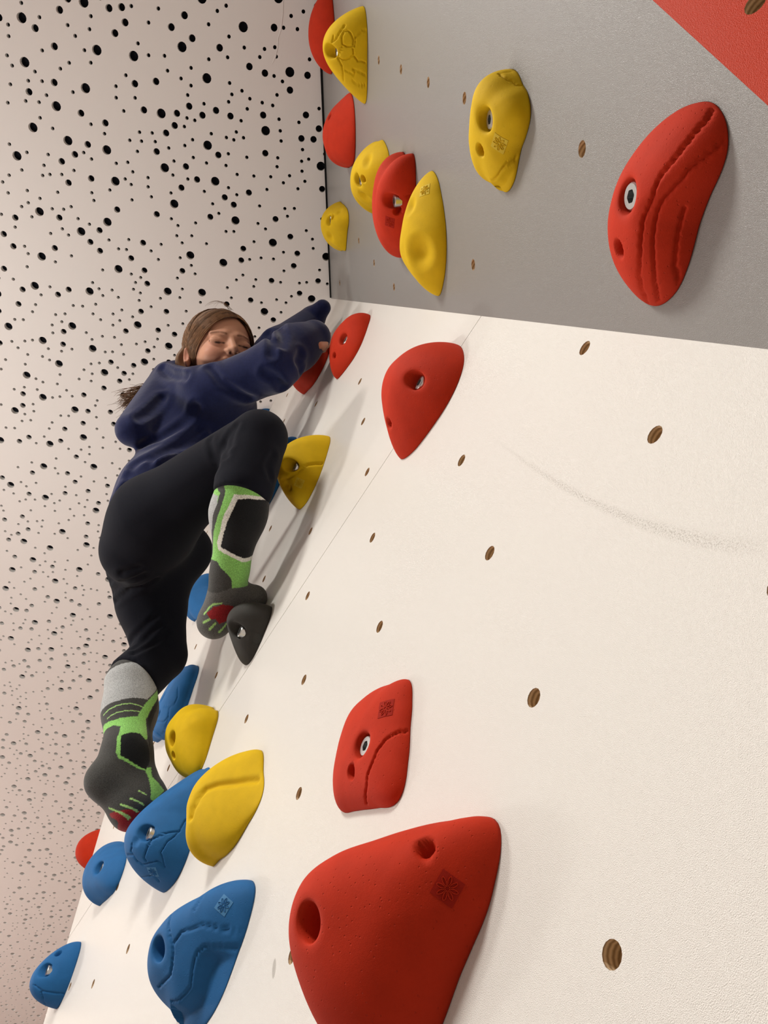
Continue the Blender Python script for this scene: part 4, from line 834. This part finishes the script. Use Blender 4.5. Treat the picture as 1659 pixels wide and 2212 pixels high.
def f_body(P):
    d = f_leggings(P, .006)
    d = smin(d, f_sock_r(P, .004), .01); d = smin(d, f_sock_l(P, .004), .01)
    d = smin(d, f_hoodie(P, .020), .02)
    d = smin(d, cone(P, J['neck'] + np.array([.02, -.03, -.03]), HEAD + np.array([0, -.02, -.045]) @ HB, .034, .034), .02)
    # right hand: palm on the hold, four fingers over its top edge, thumb along its side
    w = J['wriR']; k = np.array(HAND['palm']); d = smin(d, chain(P, [w, k * .5 + w * .5, k], [.021, .022, .020], .012), .015)
    for ln in HAND['fingers']: d = smin(d, chain(P, ln, [.0088, .0082, .0074, .0062], .004), .004)
    # left hand closed inside the long sleeve
    l = J['handL']; d = smin(d, chain(P, [J['wriL'], l], [.018, .014], .006), .01)
    return d
HAND = {'palm': [0.492, 0.0492, 2.552], 'fingers': [[[0.49, 0.0496, 2.5758], [0.492, 0.0353, 2.6075], [0.506, 0.0199, 2.6589], [0.527, 0.0148, 2.6936]], [[0.49, 0.0492, 2.5529], [0.492, 0.035, 2.5838], [0.506, 0.0198, 2.6373], [0.527, 0.0146, 2.675]], [[0.49, 0.0488, 2.5304], [0.492, 0.0348, 2.5606], [0.506, 0.0196, 2.6163], [0.527, 0.0145, 2.6567]], [[0.49, 0.0484, 2.5085], [0.492, 0.0346, 2.538], [0.506, 0.0195, 2.5956], [0.527, 0.0143, 2.6387]], [[0.492, 0.053, 2.5182], [0.498, 0.0411, 2.5239], [0.512, 0.0274, 2.5645], [0.526, 0.017, 2.6207]]]}

def to_local(P): return (P - HEAD) @ HB.T

def hair_cap(Q):
    d = ell(Q, (0, -.008, .010), (SK[0] + .0075, SK[1] + .0075, SK[2] + .0065))
    lo = ell(Q, (0, -.030, -.030), (.062, .056, .062))                    # hair at the nape
    d = smin(d, lo, .02)
    d = smin(d, ell(Q, (-.058, -.030, -.030), (.030, .028, .034)), .012)
    # face opening as a polygon across (left, up), in front of the ears
    op = poly2(Q[..., (0, 2)], FACE)
    d = smax(d, np.where(Q[..., 1] > -.004, -op, -.02 + np.zeros_like(op)), .003)
    ears = np.minimum(ell(Q, (-.076, .004, -.028), (.024, .026, .031)), ell(Q, (.076, .004, -.028), (.024, .026, .031)))
    return smax(d, -ears, .003)
def poly2(p, poly):
    """signed distance to a polygon in 2-D, negative inside"""
    poly = np.asarray(poly, float); d = np.full(p.shape[:-1], 1e9); ins = np.zeros(p.shape[:-1], bool); j = len(poly) - 1
    for i in range(len(poly)):
        a, b = poly[i], poly[j]; e = b - a; t = np.clip(((p - a) @ e) / (e @ e + 1e-12), 0, 1)
        d = np.minimum(d, np.linalg.norm(p - (a + t[..., None] * e), axis=-1))
        c = (a[1] > p[..., 1]) != (b[1] > p[..., 1])
        ins ^= c & (p[..., 0] < (b[0] - a[0]) * (p[..., 1] - a[1]) / ((b[1] - a[1]) if b[1] != a[1] else 1e-9) + a[0]); j = i
    return np.where(ins, -d, d)
FACE = [(-0.062, -0.1), (-0.0654, -0.0267), (-0.0653, -0.0155), (-0.0618, -0.0076), (-0.0548, 0.0055), (-0.0428, 0.0244), (-0.0286, 0.0386), (-0.0087, 0.0502), (0.0111, 0.0621), (0.0261, 0.0617), (0.0408, 0.0594), (0.0462, 0.041), (0.0566, 0.0261), (0.0688, 0.009), (0.085, -0.03), (0.07, -0.1)]

def strands(n, path_fn, seg, rad, seed, sides=3):
    rg = np.random.RandomState(seed); V = []; F = []
    for i in range(n):
        pts = path_fn(rg, seg); b = len(V)
        for k, p in enumerate(pts):
            t = pts[min(k + 1, len(pts) - 1)] - pts[max(k - 1, 0)]; t = t / (np.linalg.norm(t) + 1e-9)
            u = np.cross(t, [.3, .5, .8]); u /= np.linalg.norm(u); v = np.cross(t, u)
            r = rad * (1 - .75 * (k / (len(pts) - 1)) ** 2)
            for q in range(sides): a = 2 * np.pi * q / sides; V.append(p + (u * np.cos(a) + v * np.sin(a)) * r)
        for k in range(len(pts) - 1):
            for q in range(sides):
                a = b + k * sides + q; a2 = b + k * sides + (q + 1) % sides
                F.append((a, a2, a2 + sides, a + sides))
    return np.array(V), np.array(F)

CLUMP = []
def head_path(rg, seg):
    """from the parting over the scalp, down behind one ear; strands lie in locks"""
    cid = rg.randint(90); CLUMP.append(cid); rc = np.random.RandomState(cid + 100)
    right = rc.rand() < .74; t0 = np.clip(rc.rand() + .015 * rg.normal(), 0, 1); e1, e2, lift = rc.rand(3)
    a = np.array([.022 - .004 * t0, .066 - .13 * t0, .064 + .028 * np.sin(t0 * 2.6)])
    s_ = -1 if right else 1
    b = np.array([s_ * .074, .006 - .085 * e1 * (0.2 + t0), -.012 - .055 * e2]) + rg.normal(0, .0035, 3)
    if right and t0 < .4: mid = np.array([-.038 - .01 * e1, .064 - .06 * t0, .032 + .014 * e2]) + rg.normal(0, .0022, 3)
    else: mid = (a + b) / 2 + np.array([0, .0, .03])
    s = np.linspace(0, 1, seg)[:, None]
    p = (1 - s) ** 2 * a + 2 * s * (1 - s) * mid + s * s * b
    rr = np.array([SK[0] + .0075, SK[1] + .0075, SK[2] + .0065]); c = np.array([0, -.008, .010])
    q = (p - c) / rr; q /= np.linalg.norm(q, axis=1, keepdims=True)
    bow = 4 * s * (1 - s)
    return HEAD + (c + q * rr * (1.0 + bow * (.004 + .030 * lift) + .008 * rg.rand())) @ HB

def tail_path(rg, seg):
    a = np.array(TAIL[0]) + rg.normal(0, .010, 3); b = np.array(TAIL[1]) + rg.normal(0, 1, 3) * np.array(TAIL[2])
    m_ = (a + b) / 2 + np.array([0, .01, .015]) + rg.normal(0, .006, 3); s = np.linspace(0, 1, seg)[:, None]
    return (1 - s) ** 2 * a + 2 * s * (1 - s) * m_ + s * s * b
TAIL = [[0.8, 0.301, 2.599], [0.815, 0.339, 2.531], [0.012, 0.014, 0.016]]
def stray_path(rg, seg):
    a = np.array([.0 + .03 * rg.rand(), .035, .082]); b = np.array([-.05 + .03 * rg.rand(), .03 + .02 * rg.rand(), .080])
    m_ = (a + b) / 2 + np.array([0, .002, .020 + .012 * rg.rand()]); s = np.linspace(0, 1, seg)[:, None]
    return HEAD + ((1 - s) ** 2 * a + 2 * s * (1 - s) * m_ + s * s * b) @ HB

# knitted pattern of the socks: regions in (length along the sock, arc round it), first match wins
SOCK_R = dict(a=[0.605, 0.1142, 2.0451], b=[0.7525, 0.0585, 1.9778], ref=[-0.64, 0.1802, -1.0208], base=[0.107, 0.107, 0.1022], regions=[
    ('poly', [0.0091, 0.0103, 0.0116], [[0.0132,0.007],[0.0109,-0.0084],[0.0154,-0.0993],[0.0292,-0.0914],[0.0642,-0.0817],[0.1034,-0.0919],[0.1088,-0.0166],[0.1046,-0.0024],[0.0927,0.0285],[0.0854,0.0263],[0.062,0.0191],[0.0365,0.0127],[0.0212,0.0092]], 0),
    ('poly', [0.7605, 0.7605, 0.6867], [[0.0068,0.0139],[0.0053,-0.0078],[0.0126,-0.1024],[0.0296,-0.0941],[0.0643,-0.0835],[0.1062,-0.0971],[0.1132,-0.0885],[0.1149,-0.0144],[0.1034,0.0184],[0.0983,0.0341],[0.0883,0.0364],[0.0683,0.0271],[0.0412,0.0215],[0.0233,0.0167]], 0),
    ('poly', [0.0545, 0.0545, 0.0513], [[-0.0058,0.0658],[-0.0107,0.0424],[0.0041,0.0287],[0.0132,0.0274],[0.0339,0.028],[0.0557,0.0334],[0.0874,0.0492],[0.116,0.056],[0.1184,0.0636],[0.0888,0.0594],[0.0635,0.0431],[0.0266,0.0355],[0.0131,0.0378],[0.0097,0.0371],[0.0008,0.0578]], 0),
    ('poly', [0.3916, 0.402, 0.402], [[0.0132,0.1163],[0.0142,0.0391],[0.0266,0.0355],[0.0635,0.0431],[0.0888,0.0594],[0.0754,0.1087],[0.0479,0.0989],[0.0314,0.102]], 0),
    ('poly', [0.0545, 0.0545, 0.0513], [[0.124,0.1271],[0.1178,0.0354],[0.1255,0.0266],[0.1344,0.0128],[0.1429,0.004],[0.1575,0.001],[0.1706,0.0338],[0.1786,0.1351],[0.1445,0.1212]], 0),
    ('poly', [0.305, 0.0194, 0.0232], [[0.2068,0.0485],[0.195,0.0385],[0.1893,0.0205],[0.1918,-0.01],[0.2015,0.002],[0.2142,0.0054],[0.2201,0.0241],[0.2127,0.0314],[0.214,0.0398]], 0.001),
    ('line', [0.3916, 0.6724, 0.2159], [[0.2097,0.054],[0.1964,0.0468],[0.1907,0.0406],[0.1861,0.0225]], 0.0016),
    ('line', [0.3916, 0.6724, 0.2159], [[0.2226,0.0506],[0.2147,0.0413]], 0.0018),
    ('line', [0.3916, 0.6724, 0.2159], [[0.2321,0.0399],[0.2207,0.0317]], 0.0018),
    ('line', [0.3916, 0.6724, 0.2159], [[0.2365,0.0256],[0.2201,0.006]], 0.0018),
    ('poly', [0.2542, 0.5647, 0.1384], [[-0.0104,0.1193],[-0.0173,-0.0051],[0.0112,-0.1016],[0.0643,-0.0835],[0.1216,-0.0893],[0.139,-0.0501],[0.1545,-0.0571],[0.1542,0.0014],[0.1429,0.004],[0.1178,0.0354],[0.1242,0.1134],[0.0838,0.1075],[0.0062,0.1105]], 0.004),
])
SOCK_L = dict(a=[1.03, 0.1263, 1.986], b=[1.0392, 0.0945, 1.804], ref=[-1.04, 0.1727, -0.9354], base=[0.0545, 0.0545, 0.0513], regions=[
    ('poly', [0.0091, 0.0103, 0.0116], [[0.1371,0.0082],[0.1318,-0.0088],[0.1315,-0.0222],[0.1417,-0.0368],[0.153,-0.0441],[0.1694,-0.0505],[0.1862,-0.0461],[0.1709,0.0073]], 0),
    ('line', [0.3916, 0.6724, 0.2159], [[0.2274,-0.034],[0.232,-0.0447]], 0.0012),
    ('line', [0.3916, 0.6724, 0.2159], [[0.2404,-0.0203],[0.2482,-0.044]], 0.0012),
    ('line', [0.3916, 0.6724, 0.2159], [[0.2466,-0.002],[0.2576,-0.0408]], 0.0012),
    ('line', [0.3916, 0.6724, 0.2159], [[0.2436,0.0457],[0.2646,-0.037]], 0.0012),
    ('poly', [0.305, 0.0194, 0.0232], [[0.2529,0.057],[0.2623,-0.0071],[0.2659,-0.0425],[0.2704,-0.0812],[0.2661,-0.1199],[0.2654,-0.137]], 0.003),
    ('line', [0.3916, 0.6724, 0.2159], [[0.0755,0.0616],[0.0731,0.0237],[0.0728,-0.0024],[0.0766,-0.0283]], 0.0008),
    ('line', [0.3916, 0.6724, 0.2159], [[0.0874,0.0488],[0.0859,0.0229],[0.0857,-0.0023],[0.0858,-0.0236]], 0.0008),
    ('poly', [0.2542, 0.5647, 0.1384], [[0.0121,-0.0687],[0.0295,-0.0654],[0.0672,-0.0471],[0.0888,-0.0412],[0.0959,-0.0375],[0.1086,-0.0396],[0.1368,-0.0376],[0.1407,-0.031],[0.1315,-0.0222],[0.1318,-0.0088],[0.1371,0.0082],[0.1709,0.0073],[0.1837,-0.0463],[0.1801,-0.0528],[0.197,-0.0539],[0.2152,-0.0654],[0.2387,-0.0571],[0.2359,-0.051],[0.1998,-0.0501],[0.1886,-0.0459],[0.1758,0.0087],[0.1661,0.0154],[0.1415,0.0145],[0.117,0.0111],[0.1083,0.03],[0.1066,0.0731],[0.0967,0.0781],[0.0908,0.0701],[0.0983,0.029],[0.0981,0.0009],[0.0955,-0.019],[0.0717,-0.0291],[0.0466,-0.0435]], 0),
    ('poly', [0.0091, 0.0103, 0.0116], [[0.0167,-0.068],[0.0675,-0.049],[0.0942,-0.0417],[0.1374,-0.0397],[0.1507,-0.0446]], 0),
    ('poly', [0.3916, 0.402, 0.402], [[0.0606,0.1047],[0.0648,0.0228],[0.0626,-0.0016],[0.0597,-0.0332],[0.0067,-0.0683],[-0.0032,-0.0366],[-0.0101,0.0049],[-0.0041,0.0794],[0.0033,0.1098],[0.0289,0.1111]], 0),
])

def sock_uv(P, S):
    a = np.array(S['a']); ax = np.array(S['b']) - a; L = np.linalg.norm(ax); ax = ax / L
    r0 = np.array(S['ref']); r0 = r0 - ax * (r0 @ ax); r0 /= np.linalg.norm(r0); r1 = np.cross(ax, r0)
    d = P - a; return np.stack([d @ ax, .045 * np.arctan2(d @ r1, d @ r0)], -1)
def sock_colours(P, S):
    uv = sock_uv(P, S); col = np.tile(np.array(S['base']), (len(P), 1)); done = np.zeros(len(P), bool)
    for kind, c, pts, w in S['regions']:
        if kind == 'poly': m_ = poly2(uv, pts) < w
        else:
            m_ = np.zeros(len(P), bool)
            for p, q in zip(pts[:-1], pts[1:]):
                p = np.array(p); q = np.array(q); e = q - p; t = np.clip(((uv - p) @ e) / (e @ e + 1e-12), 0, 1)
                m_ |= np.linalg.norm(uv - (p + t[:, None] * e), axis=1) < w
        m_ &= ~done; col[m_] = c; done |= m_
    return col

def face_colours(P):
    Q = to_local(P); sk = np.array(lin(214, 160, 132)[:3]); col = np.tile(sk, (len(P), 1))
    def blend(c, m_):
        c = np.array(c[:3]); m_ = np.clip(m_, 0, 1)[:, None]; col[:] = col * (1 - m_) + c * m_
    for s in (-1, 1):
        blend(lin(208, 130, 110), .55 * np.exp(-(((Q - (s * .036, .062, -.030)) / .017) ** 2).sum(1)))
        blend(lin(205, 128, 110), .5 * np.exp(-(((Q - (s * .072, -.006, -.026)) / .018) ** 2).sum(1)))
        brow = poly_dist(Q, [(s * .013, .076, .0115), (s * .026, .073, .0145), (s * .042, .062, .0115)]); blend(lin(126, 82, 58), .75 * sstep((.0034 - brow) / .0022))
        lash = poly_dist(Q, [(s * .0165, .0735, -.0085), (s * .024, .0755, -.0105), (s * .034, .0725, -.0105), (s * .0455, .064, -.0065)]); blend(lin(44, 28, 24), .95 * sstep((.0030 - lash) / .0016))
        fold = poly_dist(Q, [(s * .018, .0735, -.001), (s * .03, .0745, .0015), (s * .042, .067, -.0005)]); blend(lin(168, 112, 92), .5 * sstep((.002 - fold) / .0015))
        nos = np.linalg.norm((Q - (s * .0060, .0860, -.0330)) / (.0042, .008, .0034), axis=1); blend(lin(52, 26, 22), .9 * sstep((1.1 - nos) / .4))
    front = Q[:, 1] > .05
    up = poly_dist(Q, [(-.026, .065, -.0390), (-.010, .0765, -.0450), (0, .0785, -.0455), (.010, .0765, -.0450), (.026, .065, -.0390)])
    lo = poly_dist(Q, [(-.022, .068, -.0480), (-.010, .076, -.0545), (0, .078, -.0560), (.010, .076, -.0545), (.022, .068, -.0480)])
    blend(lin(178, 92, 86), .8 * front * sstep((.0046 - np.minimum(up, lo)) / .0022))
    gap = poly_dist(Q, [(-.024, .066, -.0435), (-.012, .0745, -.0490), (0, .0765, -.0505), (.012, .0745, -.0490), (.024, .066, -.0435)])
    blend(lin(236, 228, 214), .85 * front * sstep((.0026 - gap) / .0012))
    return col

M['hoodie'] = mat('navy_fleece', lin(23, 31, 72), 0.95, 0.12, bump=[(1400, 0.30, 0.0006, 2), (90, 0.12, 0.004, 3)], vary=(220, 0.10), sheen=0.25)
M['leggings'] = mat('dark_leggings', lin(17, 19, 29), 0.9, 0.15, bump=[(1800, 0.2, 0.0004, 2)], vary=(300, 0.08), sheen=0.03)
M['sock'] = mat('knitted_sock', (1, 1, 1, 1), 0.95, 0.12, bump=[(900, 0.55, 0.0012, 3)], vary=(700, 0.34), attr='col', sheen=0.2)
M['skin'] = mat('skin', (1, 1, 1, 1), 0.55, 0.35, bump=[(900, 0.05, 0.0003, 2)], attr='col')
M['skin'].node_tree.nodes['Principled BSDF'].inputs['Subsurface Weight'].default_value = 0.12
M['skin'].node_tree.nodes['Principled BSDF'].inputs['Subsurface Radius'].default_value = (0.010, 0.004, 0.002)
M['hair'] = mat('brown_hair', (1, 1, 1, 1), 0.42, 0.5, attr='col')

def coloured(name, P, F, mt, parent, col=None):
    o = mesh_obj(name, P, F, mt, parent)
    if col is not None:
        a = o.data.color_attributes.new('col', 'FLOAT_COLOR', 'POINT')
        a.data.foreach_set('color', np.concatenate([col, np.ones((len(col), 1))], 1).astype(np.float32).ravel())
    return o
def jbox(keys, m_): p = np.array([J[k] for k in keys]); return p.min(0) - m_, p.max(0) + m_

P1, F1 = nets(f_body, *jbox([k for k in J if k != 'head'], .09), .005)
P1 = relax(P1, F1, 1, .4)
Q2, F2 = nets(f_head, [-.1, -.11, -.11], [.1, .12, .11], .0018)
P2 = HEAD + relax(Q2, F2, 1, .35) @ HB; F2 = F2[:, ::-1]                # head axes are left-handed
PB_ = np.concatenate([P1, P2]); FB_ = np.concatenate([F1, F2 + len(P1)])
hand = np.tile(np.array(lin(214, 160, 132)[:3]), (len(P1), 1))
base = J['pelv']
person = coloured('person', PB_, FB_, M['skin'], None, np.concatenate([hand, face_colours(P2)]))
tag(person, 'child in navy hoodie, dark leggings and green grey socks climbing, looking down and smiling', 'person')
P, F = nets(f_leggings, *jbox(['pelv', 'waist', 'kneeR', 'sR0', 'kneeL', 'sL0', 'butR', 'butL'], .1), .0036)
tag(coloured('leggings', relax(P, F, 1, .4), F, M['leggings'], person), 'dark navy leggings')
P, F = nets(f_hoodie, *jbox(['waist', 'chest', 'shR', 'shL', 'wriR', 'wriL', 'handL', 'hood1', 'hoodt', 'belly', 'chestL', 'elbR'], .1), .0036)
tag(coloured('hoodie', relax(P, F, 1, .4), F, M['hoodie'], person), 'navy fleece hoodie with the hood down')
P, F = nets(f_sock_r, *jbox(['sR0', 'heelR', 'toeR', 'ankR'], .06), .0015)
tag(coloured('sock', relax(P, F, 1, .4), F, M['sock'], person, sock_colours(P, SOCK_R)), 'green knee sock with black shin pad framed in white')
P, F = nets(f_sock_l, *jbox(['sL0', 'heelL', 'toeL', 'ankL'], .06), .0015)
tag(coloured('sock', relax(P, F, 1, .4), F, M['sock'], person, sock_colours(P, SOCK_L)), 'grey and green knee sock with red toe')
Qh, Fh = nets(hair_cap, [-.11, -.11, -.11], [.11, .12, .11], .0022)
V1, S1 = strands(2600, head_path, 11, .00062, 3); V3, S3 = strands(7, stray_path, 12, .00035, 5)
Ph = HEAD + relax(Qh, Fh, 2) @ HB
rg = np.random.RandomState(11)
hc = np.array(lin(134, 98, 68)[:3])
shade = np.array([.5 + .85 * np.random.RandomState(i + 500).rand() for i in CLUMP[:2600]]) * (.85 + .3 * rg.rand(2600))
cols = [np.tile(hc * .75, (len(Ph), 1)), np.repeat(hc * shade[:, None], len(V1) // 2600, 0), np.tile(hc, (len(V3), 1))]
n1, n2 = len(Ph), len(Ph) + len(V1)
tag(coloured('hair', np.concatenate([Ph, V1, V3]), np.concatenate([Fh[:, ::-1], S1 + n1, S3 + n2]), M['hair'], person, np.concatenate(cols)), 'brown hair swept back behind the ear')
V4, S4 = strands(420, tail_path, 9, .0008, 8)
tag(coloured('ponytail', V4, S4, M['hair'], person, np.repeat(hc * (0.5 + .6 * rg.rand(420, 1)), len(V4) // 420, 0)), 'ponytail poking out past the hood')
